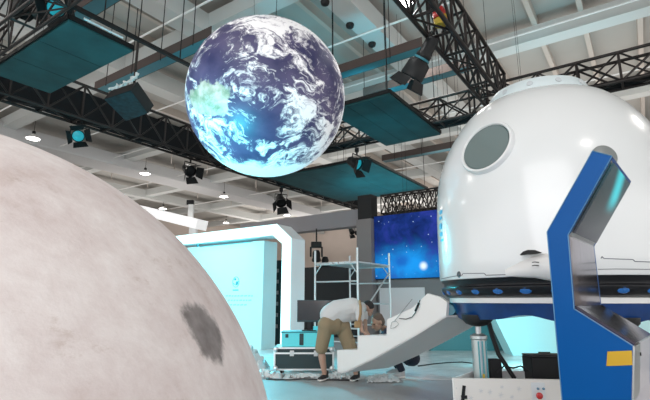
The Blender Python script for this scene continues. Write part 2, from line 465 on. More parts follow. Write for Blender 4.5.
p = atz(352, 232, 4.5); barn_light(p, p + V((.5, -.8, -1)), 1.0, 'dark spotlight hanging at the grey pillar above the scaffold', BLK, 5.98)
# moving head above the scaffold, hung from the fascia
def moving_head(p, label, sc=1.0, top=None):
    p = V(p); t = thing('moving_head_light', label, 'stage light', p)
    MB().box(p + V((0, 0, .42)), (.36, .26, .2), None, .03).build('base', BLK, t)
    y = MB()
    for s_ in (-1, 1): y.box(p + V((.19 * s_, 0, .18)), (.06, .16, .34), None, .02)
    y.build('yoke', BLK, t)
    MB().lathe([(0, .14), (.09, .13), (.13, .05), (.13, -.12), (.16, -.2), (.15, -.24), (0, -.24)], 20, p + V((0, 0, .1)), M.Rotation(.35, 3, 'X')).build('head', BLK, t, 50)
    MB().lathe([(0, 0), (.12, 0), (.12, .01), (0, .01)], 20, p + V((0, .083, -.14)), M.Rotation(.35, 3, 'X')).build('lens', mat('lens_grey', (.25, .27, .28), .15), t)
    if top:
        MB().box((p.x, p.y, (p.z + .5 + top) / 2), (.05, .05, top - p.z - .5)).build('clamp', BLK, t)
    return t

# big profile spotlight beside truss, right of the globe
p0 = atz(434, 38, 5.95); p1 = atz(412, 76, 5.35)
t = thing('profile_spotlight', 'large black profile spotlight hanging from the truss left of the capsule', 'stage light', p0)
dv = (p1 - p0).normalized(); Rb = dv.to_track_quat('Z', 'Y').to_matrix()
MB().lathe([(0, -.02), (.14, 0), (.17, .1), (.17, .42), (.20, .46), (.20, .54), (.17, .58), (.20, .62), (.28, .68), (.31, 1.08), (.29, 1.08), (.26, .75), (0, .75)], 24, p0, Rb).build('body', BLK, t, 50)
MB().lathe([(.20, .55), (.215, .56), (.215, .60), (.20, .61)], 24, p0, Rb).build('band', TEALP, t)
k = p0 + dv * 1.1; xs = Rb @ V((1, 0, 0)); ys = Rb @ V((0, 1, 0))
for u_, v_ in ((xs, ys), (-xs, ys), (ys, xs), (-ys, xs)):
    MB().prism([k + u_ * .28 + v_ * .22, k + u_ * .28 - v_ * .22, k + u_ * .40 - v_ * .27 + dv * .26, k + u_ * .40 + v_ * .27 + dv * .26], u_ * .01).build('barn_door', BLK, t)
MB().tube([p0 + dv * .3 + xs * .15, p0 + V((0, 0, .12)) + xs * .15, p0 + V((0, 0, .12)) - xs * .15, p0 + dv * .3 - xs * .15], .02, 6).build('yoke', BLK, t)
MB().tube([p0 + V((0, 0, .1)), p0 + V((0, 0, .3))], .03, 6).build('clamp', BLK, t)
for o in t.children: o.data.transform(M.Translation(p0) @ M.Diagonal((.74, .74, .74, 1)) @ M.Translation(-p0))

# chain hoist with red and yellow housing, inside the truss
p = atz(440, 15, 6.35)
t = thing('chain_hoist', 'red and yellow chain hoist inside the truss at the top edge', 'hoist', p)
MB().box(p, (.30, .2, .22), HALLROT, .05).build('housing', RED, t, 40)
MB().lathe([(0, -.14), (.1, -.14), (.12, -.05), (.12, .05), (0, .05)], 16, p + V((0, 0, -.08))).build('chain_bag', YEL, t, 50)
MB().tube([p + V((0, 0, .1)), V((p.x, p.y, ZC))], .012, 6).build('chain', STEEL, t)
MB().tube([p + V((0, 0, -.2)), p + V((.02, 0, -.33))], .012, 6).build('hook', STEEL, t)

# bright flood lamp at the top
p = atz(404, -1, 6.6)
t = thing('flood_light', 'bright white flood light at the top edge left of the truss', 'stage light', p)
MB().box(p, (.42, .30, .10), HALLROT, .02).build('housing', BLK, t)
MB().box(p + V((0, 0, -.052)), (.36, .24, .012), HALLROT).build('lit_face', FLOODW, t)
MB().tube([p + V((0, 0, .05)), V((p.x, p.y, ZC))], .015, 6).build('hanging_rod', BLK, t)

# two hanging boxes and cyan flood in the upper left corner
def hung_box(p, size, m, label):
    t = thing('loudspeaker', label, 'speaker', p, 'boxes hung over the corner truss')
    MB().box(p, size, HALLROT, .03).build('cabinet', m, t)
    MB().box(V(p) - AX * (size[0] / 2 + .004), (.012, size[1] * .86, size[2] * .86), HALLROT, .004).build('grille', m, t)
    for s_ in (-1, 1): MB().tube([V(p) + BX * (size[1] * .35 * s_) + V((0, 0, size[2] / 2)), V(p) + BX * (size[1] * .35 * s_) + V((0, 0, ZC - p[2]))], .01, 6).build('hanging_wire', BLK, t)
hung_box(atz(26, 0, 6.95), (.34, .34, .70), BLK, 'black box hanging behind the corner truss, the left one of two')
hung_box(atz(42.5, 3, 6.95), (.30, .26, .70), mat('box_brown_grey', (.10, .085, .08), .6), 'brownish grey box hanging behind the corner truss beside the black one')
p = atz(56, 8, 6.5); barn_light(p, p + V((.9, -1.5, -1.2)), 1.25, 'cyan lit spotlight at the top left behind the corner truss', CYANLAMP, ZC)

# square flood box hanging on a pole, bundle of white cable on top
zq = 5.55; quad = [atz(104, 99, zq), atz(131, 90, zq), atz(148, 113, zq - .05), atz(126, 121, zq - .05)]
c = (quad[0] + quad[1] + quad[2] + quad[3]) / 4
t = thing('square_flood_box', 'square dark flood box hanging on a pole below the upper left teal panel', 'stage light', c)
MB().prism(quad, V((.10, .06, .22))).build('housing', mat('flood_box_brown', (.03, .025, .025), .6, spec=.2), t)
fq = [c + (x - c) * .97 - V((0, 0, .012)) for x in quad]
MB().prism(fq, V((0, 0, .01))).build('face', mat('flood_face_teal', (.006, .035, .045), .5, var=.6, vscale=8, spec=.2), t)
top = c + V((.1, .06, .2)); MB().tube([atz(134, 86, 5.8), V((*atz(134, 86, 5.8).xy, 6.9))], .03, 8).build('pole', TRUSS, t)
MB().tube([V((*atz(134, 86, 5.8).xy, 6.85)), V((*atz(134, 86, 5.8).xy, ZC))], .012, 6).build('hanging_wire', BLK, t)
cb = []
for i in range(40):
    s_ = i / 39; q0 = quad[0].lerp(quad[1], s_) + V((.10, .06, .26)); cb.append(q0 + V((random.uniform(-.04, .04), random.uniform(-.04, .04), random.uniform(-.04, .05) + .14 * s_ ** 3)))
MB().tube(cb, .03, 6).build('cable_bundle', WHITE, t, 60)

# black sensors on the underside of the girder
for x, y, lb in ((325, 2, 'small black ceiling sensor on the pale beam at the top edge'), (350, 25, 'small black ceiling sensor on the pale beam, middle of three'), (372, 44, 'small black ceiling sensor on the pale beam, lowest of three')):
    p = atz(x, y, 10.02)
    t = thing('ceiling_sensor', lb, 'sensor', p, 'black sensors under the pale beam')
    MB().lathe([(0, .03), (.13, .03), (.14, 0), (.12, -.08), (.05, -.13), (0, -.13)], 18, p).build('cap', BLK, t, 50)
    MB().tube([p + V((0, 0, .02)), p + V((0, 0, .06))], .03, 8).build('mount', SHADEW, t)

# ================================================================== EARTH GLOBE
ec = EYE + V((-0.1235, .9025, .4145)).normalized() * 8.5
d_e = (EYE - ec).normalized(); r_e = V((0, 0, 1)).cross(d_e).normalized(); u_e = d_e.cross(r_e)
EM = bpy.data.materials.new('earth_print'); q = NT(EM)
oc = q.obj(); RE = 1.40
nrm = q.vm('SCALE', oc, scale=1 / RE)
sep = q.n('ShaderNodeSeparateXYZ'); q.put(sep.inputs[0], nrm); X_, Y_, Z_ = sep.outputs
warp = q.noise(nrm, 1.7, 3, .5); wv = q.vm('SUBTRACT', warp.outputs['Color'], (.5, .5, .5))
pos = q.vm('ADD', nrm, q.vm('SCALE', wv, scale=1.1))
pos2 = q.vm('MULTIPLY', pos, (1.0, 1.5, 1.0))
cl1 = q.noise(pos2, 2.6, 10, .62, .6).outputs['Fac']
cl2 = q.noise(pos2, 11.0, 10, .72, .5).outputs['Fac']
cl3 = q.noise(nrm, 1.3, 3, .5).outputs['Fac']
cl = q.math('ADD', q.math('ADD', q.math('MULTIPLY', cl1, .56), q.math('MULTIPLY', cl2, .42)), q.math('MULTIPLY', q.math('SUBTRACT', cl3, .5), .35))
cmask = q.step(cl, .45, .56)
ocean = q.ramp(q.noise(nrm, 3.0, 6).outputs['Fac'], [(.3, (.020, .022, .075)), (.7, (.082, .068, .145))])
# the dry continent
dx = q.math('DIVIDE', q.math('ADD', X_, .63), .27); dy = q.math('DIVIDE', q.math('ADD', Y_, .02), .21)
rr = q.math('SQRT', q.math('ADD', q.math('MULTIPLY', dx, dx), q.math('MULTIPLY', dy, dy)))
rr = q.math('ADD', rr, q.math('MULTIPLY', q.math('SUBTRACT', q.noise(nrm, 5, 6).outputs['Fac'], .5), 1.3))
land = q.math('SUBTRACT', 1.0, q.step(rr, .82, .96))
landc = q.ramp(q.noise(nrm, 7, 6).outputs['Fac'], [(.35, (.16, .22, .14)), (.55, (.42, .36, .30)), (.7, (.52, .50, .46))])
col = q.mix(land, ocean, landc)
# the ice sheet round the bottom
ic = q.math('ADD', Y_, q.math('MULTIPLY', q.math('SUBTRACT', q.noise(nrm, 4, 7).outputs['Fac'], .5), .32))
ice = q.math('SUBTRACT', 1.0, q.step(ic, -.80, -.72))
cm2 = q.math('MULTIPLY', cmask, q.math('SUBTRACT', 1.0, q.math('MULTIPLY', land, .8)))
col = q.mix(cm2, col, (.80, .80, .82)); col = q.mix(ice, col, (.78, .82, .84))
q.put(q.p.inputs['Base Color'], col); q.p.inputs['Roughness'].default_value = .45
q.put(q.p.inputs['Emission Color'], col); q.p.inputs['Emission Strength'].default_value = .20
e = MB().ball((0, 0, 0), RE, None, 96, 64).build('earth_globe', EM, None, 180)
e.location = ec; e.rotation_euler = M((r_e, u_e, d_e)).transposed().to_euler()
tag(e, 'large earth globe hanging in the middle of the hall above the arch', 'globe')
bpy.context.view_layer.update()
for k in range(3):
    aa = k * 2 * PI / 3 + 1.2
    h = MB().tube([ec + V((.25 * math.cos(aa), .25 * math.sin(aa), RE - .03)), V((ec.x + .5 * math.cos(aa), ec.y + .5 * math.sin(aa), ZC))], .003, 5).build('hanging_wire', BLK)
    h.parent = e; h.matrix_parent_inverse = e.matrix_world.inverted()
rg = MB().lathe([(.24, -.01), (.28, -.01), (.28, .03), (.24, .03), (.24, -.01)], 32, ec + V((0, 0, RE - .03))).build('top_ring', ALU); rg.parent = e; rg.matrix_parent_inverse = e.matrix_world.inverted()

# ================================================================== MOON GLOBE
MR = .7745; mc = V((-.852, .909, .7745))
MM = bpy.data.materials.new('moon_print'); q = NT(MM); oc = q.obj()
dr = dirto(206, 330); bq = (EYE - mc).dot(dr); cq = (EYE - mc).length_squared - MR * MR
hit = EYE + dr * (-bq - math.sqrt(bq * bq - cq)) - mc
dr2 = dirto(196, 303); bq = (EYE - mc).dot(dr2); hit2 = EYE + dr2 * (-bq - math.sqrt(max(0, bq * bq - cq))) - mc
dr3 = dirto(220, 327); bq = (EYE - mc).dot(dr3); hit3 = EYE + dr3 * (-bq - math.sqrt(max(0, bq * bq - cq))) - mc
t2 = hit2 - hit; L2 = t2.length * 1.18; t2.normalize(); nn = hit.normalized(); t1 = t2.cross(nn).normalized(); L1 = abs((hit3 - hit).dot(t1)) * .82
rel = q.vm('SUBTRACT', oc, tuple(hit))
px_ = q.math('DIVIDE', q.vm('DOT_PRODUCT', rel, tuple(t1)), L1); py_ = q.math('DIVIDE', q.vm('DOT_PRODUCT', rel, tuple(t2)), L2)
pr = q.math('SQRT', q.math('ADD', q.math('MULTIPLY', px_, px_), q.math('MULTIPLY', py_, py_)))
pr = q.math('ADD', pr, q.math('MULTIPLY', q.math('SUBTRACT', q.noise(oc, 14, 8, .65).outputs['Fac'], .5), 1.6))
dn = q.vm('DOT_PRODUCT', rel, tuple(nn))
near = q.step(dn, -.25, -.1)
patch = q.math('MULTIPLY', q.math('SUBTRACT', 1.0, q.step(pr, .72, 1.12)), near)
f1 = q.noise(oc, 3.2, 10, .68, .1).outputs['Fac']; f2 = q.noise(oc, 16, 8, .65).outputs['Fac']
base = q.ramp(q.math('ADD', q.math('MULTIPLY', f1, .6), q.math('MULTIPLY', f2, .4)), [(.34, (.60, .49, .46)), (.46, (.75, .665, .66)), (.56, (.84, .775, .77)), (.68, (.94, .90, .90))])
# tan dust marks
tn = q.step(q.noise(q.vm('MULTIPLY', oc, (1, 1, 2.0)), 9, 10, .8, .0).outputs['Fac'], .56, .70)
base = q.mix(q.math('MULTIPLY', tn, .38), base, (.42, .31, .25))
pc = q.ramp(q.noise(oc, 28, 6).outputs['Fac'], [(.3, (.10, .09, .09)), (.7, (.26, .24, .24))])
q.put(q.p.inputs['Base Color'], q.mix(q.math('MULTIPLY', patch, .88), base, pc)); q.p.inputs['Roughness'].default_value = .75
b_ = q.n('ShaderNodeBump'); b_.inputs['Strength'].default_value = .35; b_.inputs['Distance'].default_value = .012
q.put(b_.inputs['Height'], q.math('ADD', f1, q.math('MULTIPLY', f2, .5))); q.put(q.p.inputs['Normal'], b_.outputs['Normal'])
mo = MB().ball((0, 0, 0), MR, None, 128, 96).build('moon_globe', MM, None, 180); mo.location = mc
tag(mo, 'big pinkish grey moon globe with a dark patch filling the lower left', 'globe')

# ================================================================== WHITE CAPSULE
azc = math.radians(26.4); CC = V((5.8 * math.sin(azc), 5.8 * math.cos(azc), 0)); RC = 1.262
cap = thing('space_capsule', 'white domed capsule with a porthole standing on struts at the right', 'capsule', CC + V((0, 0, 1.0)))
prof = [(1.22, 1.405), (1.252, 1.41), (1.262, 1.43), (1.262, 1.6), (1.262, 1.8), (1.262, 2.0), (1.26, 2.15), (1.248, 2.35), (1.23, 2.5), (1.212, 2.6), (1.185, 2.7), (1.15, 2.8), (1.11, 2.9), (1.06, 3.0), (1.00, 3.1), (.935, 3.2), (.855, 3.3), (.76, 3.39), (.67, 3.45), (.58, 3.49), (.5, 3.505), (0, 3.515)]
MB().lathe(prof, 96, CC).build('shell', GLOSSW, cap, 50)
MB().lathe([(.585, 3.46), (.58, 3.49), (.535, 3.615), (.52, 3.63), (.47, 3.63), (.46, 3.62), (.47, 3.50)], 64, CC).build('hatch_collar', mat('collar_pale_blue', (.66, .76, .79), .3, coat=.3), cap, 40)
MB().lathe([(0, 3.62), (.47, 3.62), (.47, 3.60), (0, 3.60)], 48, CC).build('hatch_lid', WHITE, cap, 40)
GREYD = mat('bolt_grey', (.55, .60, .63), .4)
for k in range(12):
    aa = math.radians(-152.8 + 90 - 90) + k * PI / 6
    n_ = V((math.cos(aa), math.sin(aa), .34)).normalized(); c = CC + V((math.cos(aa) * .559, math.sin(aa) * .559, 3.555))
    MB().lathe([(0, .008), (.03, .008), (.034, 0), (0, 0)], 16, c, n_.to_track_quat('Z', 'Y').to_matrix()).build('bolt', GREYD, cap)
# shell radius at height, and a point on it seen along a survey line
def rad(z):
    pp = [p for p in prof]
    for (r0, z0), (r1, z1) in zip(pp, pp[1:]):
        if z0 <= z <= z1 and z1 > z0: return r0 + (r1 - r0) * (z - z0) / (z1 - z0)
    return 0
def onshell(x, y, extra=0.0):
    r = ray(x, y); t0 = 2.5; last = None
    while t0 < 9:
        p = EYE + r * t0
        if 1.0 < p.z < 3.7 and (p - CC).xy.length < rad(max(1.42, min(3.6, p.z))) + extra: return p
        t0 += .004
    return EYE + r * 4.2
def shell_n(p):
    e_ = .02; dz = (rad(min(3.6, p.z + e_)) - rad(max(1.43, p.z - e_))) / (2 * e_)
    h_ = (p - CC); h_.z = 0; h_.normalize(); return V((h_.x, h_.y, -dz)).normalized()
# porthole
pc_ = onshell(486, 147); pn = shell_n(pc_); Rp = pn.to_track_quat('Z', 'Y').to_matrix()
RP = (onshell(464, 158) - onshell(507.5, 136)).length / 2
RP = .285
ph = MB().lathe([(RP - .025, -.06), (RP - .022, .012), (RP - .012, .020), (RP + .006, .016), (RP + .014, .0), (RP + .016, -.09)], 56, pc_, Rp).build('porthole', GLOSSW, cap, 50)
MB().lathe([(RP - .026, -.05), (RP - .036, .0), (RP - .030, .006), (RP - .024, .002), (RP - .022, -.05)], 56, pc_, Rp).build('porthole_seal', mat('seal_dark', (.05, .10, .10), .4), ph, 50)
MB().lathe([(0, .008), (RP - .033, .006), (RP - .033, -.03), (0, -.03)], 56, pc_, Rp).build('porthole_glass', mat('porthole_glass_grey', (.16, .21, .21), .05, coat=1.0), ph, 50)
# second window half hidden behind the console
p2 = onshell(604, 157); n2_ = shell_n(p2); R2 = n2_.to_track_quat('Z', 'Y').to_matrix()
MB().lathe([(0, .02), (.095, .02), (.11, .012), (.115, -.03)], 40, p2, R2).build('round_window', mat('window_grey', (.22, .24, .24), .3), cap, 50)
# seam line with jogs
def ringline(px_list, r_off, rr_, name, m):
    MB().tube([onshell(x, y, r_off) for i_ in range(len(px_list) - 1) for x, y in [tuple(V(px_list[i_]).lerp(V(px_list[i_ + 1]), k_ / 4)) for k_ in range(4)]] + [onshell(*px_list[-1], r_off)], rr_, 6).build(name, m, cap)
LINE = mat('seam_dark', (.10, .11, .14), .5)
ringline([(441, 279), (450, 277), (462, 275), (463, 273.5), (484, 273.2), (486, 275.2), (505, 274.6), (520, 274.2)], .004, .0032, 'panel_seam', LINE)
ringline([(601, 258.5), (602, 256.5), (604, 258.5), (633, 259.5), (635, 261.5), (650, 262), (662, 262.5)], .003, .0035, 'panel_seam', LINE)
ringline([(598, 269.3), (615, 269), (650, 269.3), (665, 270)], .003, .003, 'panel_seam', LINE)
pb = onshell(459, 274.5); nb = shell_n(pb); Rb2 = nb.to_track_quat('Z', 'Y').to_matrix()
MB().lathe([(0, .012), (.012, .012), (.016, .004), (.03, .006), (.034, 0)], 20, pb, Rb2).build('bolt_cap', mat('bolt_ring', (.15, .16, .17), .3, .6), cap)
# blue lettering and mark on the left flank, seen edge on
BLUEMK = mat('mark_blue', (.03, .33, .62), .4)
mk = MB()
for i, (x, y, hh) in enumerate(((441.2, 212, .05), (440.9, 218, .04), (441.0, 226, .07), (441.4, 234, .05), (442.2, 240, .03))):
    pm = onshell(x, y); nm_ = shell_n(pm); tg = V((0, 0, 1)).cross(nm_).normalized()
    mk.prism([pm + tg * a_ + V((0, 0, b_2)) + nm_ * .002 for a_, b_2 in ((-.05, -hh / 2), (.04, -hh / 2), (.055, hh * .2), (.0, hh / 2), (-.06, hh * .3))], nm_ * .003)
mk.build('blue_marking', BLUEMK, cap)
# protruding hump (cover) above the rim
pv = onshell(533, 262); nv = shell_n(pv); tv = V((0, 0, 1)).cross(nv).normalized()
hump = MB(); rows = []
for (s_, zz, hh) in ((-.25, 1.475, .0), (-.12, 1.50, .05), (.0, 1.52, .09), (.10, 1.52, .12), (.20, 1.50, .12), (.27, 1.47, .10)):
    cpt = CC + nv * (RC) + tv * s_; rows.append((cpt, zz, hh))
vs = []
for cpt, zz, hh in rows:
    ring = []
    for k in range(9):
        th = PI * k / 8
        ring.append(hump.bm.verts.new(V((cpt.x, cpt.y, 0)) + nv * (hh * math.sin(th) - .12 + .1) + V((0, 0, zz - .03 + (.03 + hh * .75) * math.cos(th)))))
    vs.append(ring)
for i in range(len(vs) - 1):
    for k in range(8): hump.bm.faces.new((vs[i][k], vs[i][k + 1], vs[i + 1][k + 1], vs[i + 1][k]))
hump.bm.faces.new(vs[-1])
hu = hump.build('vent_hump', WHITE, cap, 50)
# dark recess at the crown of hump and dark foot line, two small slits
pd = [onshell(x, y, .10) for x, y in ((519.5, 255), (523, 251.5), (528, 249.8), (535, 250), (541, 252.3), (534, 253.6), (526, 254.2))]
MB().prism(pd, -nv * .06).build('vent_opening', BLK, hu)
for yy in (262, 265.3): 
    MB().tube([onshell(x, yy + .3 * abs(x - 535) / 3, .125) for x in (532, 535, 539)], .004, 5).build('vent_slit', BLK, hu)
# black ring under the shell with oval blue windows, white strip, blue skirt, hub
MB().lathe([(1.20, 1.42), (1.247, 1.405), (1.22, 1.37), (1.22, 1.34), (1.252, 1.325), (1.252, 1.30), (1.22, 1.255), (1.17, 1.225), (1.10, 1.22), (0.9, 1.22)], 96, CC).build('base_ring', NAVYBAND, cap, 50)
for k in range(30):
    aa = k * 2 * PI / 30 + .06
    n_ = V((math.cos(aa), math.sin(aa), -.35)).normalized(); c = CC + V((math.cos(aa) * 1.236, math.sin(aa) * 1.236, 1.285))
    Ro = n_.to_track_quat('Z', 'Y').to_matrix()
    o_ = MB(); o_.lathe([(0, .010), (.042, .008), (.054, 0), (.054, -.012)], 20, (0, 0, 0)); bmesh.ops.transform(o_.bm, matrix=M.Translation(c) @ Ro.to_4x4() @ M.Diagonal((1, .62, 1, 1)), verts=o_.bm.verts)
    o_.build('oval_light', OVALBLUE, cap, 50)
MB().lathe([(1.12, 1.225), (1.162, 1.22), (1.162, 1.172), (1.12, 1.165)], 96, CC).build('trim_strip', WHITE, cap, 40)
sk = MB(); N = 120; ra, rb_ = [], []
for k in range(N):
    th = 2 * PI * k / N; wz = .035 * math.sin(5 * th + .6) + .012 * math.sin(13 * th)
    ra.append((V((math.cos(th), math.sin(th), 0)) * 1.148 + CC, 1.175)); rb_.append((V((math.cos(th), math.sin(th), 0)) * (1.092 + .012 * math.sin(23 * th)) + CC, 1.015 + wz))
va = [sk.bm.verts.new(V((p.x, p.y, z))) for p, z in ra]; vb = [sk.bm.verts.new(V((p.x, p.y, z))) for p, z in rb_]
ci = sk.bm.verts.new(CC + V((0, 0, 1.06)))
for k in range(N):
    sk.bm.faces.new((va[k], va[(k + 1) % N], vb[(k + 1) % N], vb[k])); sk.bm.faces.new((vb[k], vb[(k + 1) % N], ci))
sk.build('skirt', SKIRTB, cap, 60)
# black joint domes under the skirt where the struts hold it
PISTX = atz(481, 375, .46); 
RING = [(CC + V((-.98, -.40, 0))), (CC + V((.02, -1.0, 0))), (CC + V((.75, .55, 0)))]
PIS = aty(481, 372, 4.96); PIS.z = 0; RING[0] = V((PIS.x, PIS.y, 0))
for c in RING:
    MB().lathe([(.0, .93), (.06, .935), (.12, .96), (.155, 1.0), (.16, 1.05), (0, 1.05)], 28, c).build('joint_dome', RUBBER, cap, 60)
# rounded teal bumper roll on the left side under the rim
bd = [CC + V((math.cos(t_), math.sin(t_), 0)) * 1.172 + V((0, 0, 1.09)) for t_ in [math.radians(k) for k in range(146, 173, 4)]]
MB().tube(bd, [.05] + [.085] * (len(bd) - 2) + [.06], 14).build('bumper_roll', mat('bumper_teal', (.02, .30, .42), .3, coat=.4), cap, 60)

# ------------------------------------------------------------------ support base of the capsule
bx0 = atz(453.5, 378, .46); base = thing('hydraulic_base', 'white base tray with a red button below the capsule', 'base', (bx0.x + .9, bx0.y + .5, 0))
ex = V((1, -.075, 0)).normalized(); ey = V((.075, 1, 0)).normalized()
W_, D_, H_ = 2.35, .55, .46
o0 = V((bx0.x, bx0.y, 0))
SPECK = bpy.data.materials.new('base_white_star_print'); q = NT(SPECK); vz = q.n('ShaderNodeTexVoronoi'); vz.feature = 'F1'; q.put(vz.inputs['Vector'], q.obj()); vz.inputs['Scale'].default_value = 9
q.put(q.p.inputs['Base Color'], q.mix(q.step(vz.outputs['Distance'], .04, .12), (.55, .58, .60), (.78, .76, .72))); q.p.inputs['Roughness'].default_value = .4
MB().bar(o0 + ex * (W_ / 2) + V((0, 0, H_ / 2)) + ey * .0 - ex * W_ / 2, o0 + ex * W_ + V((0, 0, H_ / 2)), .035, H_).build('front_panel', SPECK, base)
oB = atz(474, 371, .46); oB.z = 0
MB().bar(o0 + V((0, 0, H_ / 2)), oB + V((0, 0, H_ / 2)), .03, H_).build('side_panel', WHITE, base)
MB().bar(oB + V((0, 0, H_ / 2)), o0 + ey * D_ + ex * W_ + V((0, 0, H_ / 2)), .035, H_).build('back_panel', WHITE, base)
MB().bar(o0 + ex * W_ + V((0, 0, H_ / 2)), o0 + ey * D_ + ex * W_ + V((0, 0, H_ / 2)), .035, H_).build('side_panel', WHITE, base)
MB().prism([o0 + V((0, 0, .18)), o0 + ex * W_ + V((0, 0, .18)), o0 + ex * W_ + ey * D_ + V((0, 0, .18)), oB + V((0, 0, .18))], V((0, 0, .03))).build('tray_floor', BLK, base)
fn = -ey
def onfront(x, y, off=.0): return onpl(x, y, o0 + fn * .018, fn) + fn * off
mk = MB().bar(onfront(464, 385.5, .004), onfront(462.5, 401, .004), .03, .012, fn).build('slot', BLK, base)
MB().bar(onfront(461, 397, .006), onfront(467, 397, .006), .03, .012, fn).build('latch', BLK, base)
pbn = onfront(538, 395); Rn = fn.to_track_quat('Z', 'Y').to_matrix()
MB().box(onfront(538.5, 393, .004), (.125, .19, .010), Rn, .004).build('button_plate', mat('plate_pale', (.72, .76, .78), .35), base)
bt = MB().lathe([(0, .05), (.022, .05), (.03, .044), (.03, .032), (.016, .028), (.016, 0), (0, 0)], 22, pbn, Rn).build('emergency_button', RED, base, 40)
for x, y in ((537.5, 388.5), (543, 388.5)): MB().lathe([(0, .02), (.010, .018), (.012, 0)], 12, onfront(x, y, .006), Rn).build('indicator', mat('indicator_blue', (.12, .25, .35), .3), base)
PRINTG = mat('print_grey', (.60, .62, .64), .5)
for x, y, s_ in ((481, 391, 1), (490, 392, 1.1), (502, 387, .8), (501, 395, 1.2), (471, 398, 1), (519, 389, 1.1), (512, 397, .9)):
    c = onfront(x, y, .001)
    st = MB()
    for k in range(3):
        a = k * PI / 3 + .3; dd = (ex * math.cos(a) + V((0, 0, 1)) * math.sin(a)) * .022 * s_; st.bar(c - dd, c + dd, .004, .003, fn)
    st.build('star_print', PRINTG, base)
# pistons
for i, c in enumerate(RING):
    pi_ = MB().lathe([(0, .19), (.095, .19), (.095, .22), (.075, .23), (.075, .80), (.085, .81), (.085, .84), (.05, .86), (0, .86)], 24, c).build('piston', mat('piston_steel', (.52, .58, .58), .35, .7), base, 40)
    MB().lathe([(0, .84), (.03, .84), (.03, .93), (.045, .94), (.045, .965), (0, .965)], 16, c).build('piston_rod', STEEL, pi_, 40)
    if i == 0:
        fl = MB()
        for a in (-.4, .1, .7): fl.bar(c + V((.076 * math.cos(-PI / 2 + a), .076 * math.sin(-PI / 2 + a), .25)), c + V((.076 * math.cos(-PI / 2 + a), .076 * math.sin(-PI / 2 + a), .79)), .014, .014)
        fl.build('piston_rib', mat('rib_cyan', (.10, .35, .40), .4), pi_)
        MB().box(c + V((.0, -.078, .45)), (.02, .012, .05)).build('warning_sticker', YEL, pi_)
hs = [(487, 322), (491, 337), (498, 354), (506, 366), (513, 378)]
for dx_ in (0, 2.2):
    MB().tube([aty(x + dx_ + .8 * math.sin(y * .1), y, 5.02) for x, y in hs], .014, 8).build('hose', RUBBER, base, 60)
MB().tube([aty(x, y, 4.96) for x, y in ((497, 372), (504, 366), (513, 368), (521, 366), (529, 371))], .009, 8).build('hose', RUBBER, base, 60)
MB().box(aty(495, 373, 5.02) + V((0, 0, -.04)), (.12, .10, .36), None, .015).build('valve_block', BLK, base)
p = aty(546, 371, 5.06)
t = thing('control_box', 'black control box standing in the white base tray beside the console', 'box', (p.x, p.y, .21))
MB().box((p.x, p.y, .215 + .205), (.38, .24, .41), None, .012).build('box', BLK, t)
MB().box((p.x, p.y, .215 + .42), (.38, .24, .015), None, .004).build('lid', RUBBER, t)
MB().bar((p.x - .06, p.y, .66), (p.x + .06, p.y, .66), .015, .015).build('handle', RUBBER, t)

# ================================================================== BOARDING STAIR
F0 = aty(338, 372, 6.9); ur = V((.582, -.813, 0)).normalized(); wr = V((.813, .582, 0)).normalized()
stair = thing('boarding_stair', 'white boarding stair folding down from the capsule to the floor', 'stairs', (F0.x, F0.y, 0))
pp = [(337, 350), (357.5, 350), (358, 335.5), (386.5, 335.5), (387, 319.5), (412, 308), (427.5, 293.5), (440, 297), (447, 302), (446, 317), (441, 320), (420, 333), (396, 347), (372, 360), (354, 368.5), (345, 372.5), (337.5, 373)]
P_ = [onpl(x, y, F0, wr) for x, y in pp]
MB().prism(P_, wr * .04).build('side_panel', WHITE, stair)
MB().prism([p + wr * .80 for p in P_], wr * .04).build('side_panel', WHITE, stair)
und = [P_[i] + wr * .0 - V((0, 0, .004)) for i in range(9, 17)]
ub = MB()
for i in range(len(und) - 1): 
    ub.prism([und[i], und[i + 1], und[i + 1] + V((0, 0, .02)), und[i] + V((0, 0, .02))], wr * .84)
ub.build('underside', mat('stair_underside_shade', (.72, .72, .72), .45), stair)  # same white as the stair, its shade put into the grey
for i, j in ((0, 1), (2, 3), (4, 5)):
    MB().prism([P_[i] + wr * .03, P_[j] + wr * .03, P_[j] + wr * .03 - V((0, 0, .03)), P_[i] + wr * .03 - V((0, 0, .03))], wr * .78).build('tread', WHITE, stair)
for i, j in ((1, 2), (3, 4), (16, 0)):
    MB().prism([P_[i] + wr * .03, P_[j] + wr * .03, P_[j] + wr * .03 + ur * .02, P_[i] + wr * .03 + ur * .02], wr * .78).build('riser', WHITE, stair)
# stowed hand rail: rod, diamond clip and black cord
def onst(x, y, off=0.0): return onpl(x, y, F0, wr) - wr * off
MB().tube([onst(396, 321.5, .03), onst(414, 299, .03)], .004, 6).build('rail_rod', CONC, stair)
MB().tube([onst(x, y, .02) for x, y in ((392, 327), (393, 322), (397, 321), (400, 324), (396, 327.5), (392, 328.5), (392, 325))], .0035, 6).build('rail_clip', CONC, stair)
MB().tube([onst(x, y, .015) for x, y in ((400, 318.5), (407, 319), (413, 317), (416, 313), (419, 304), (421, 300))], .005, 6).build('cord', BLK, stair)
MB().tube([onst(416.5, 311, .02), onst(420, 303, .02)], .013, 8).build('gas_spring', BLK, stair)

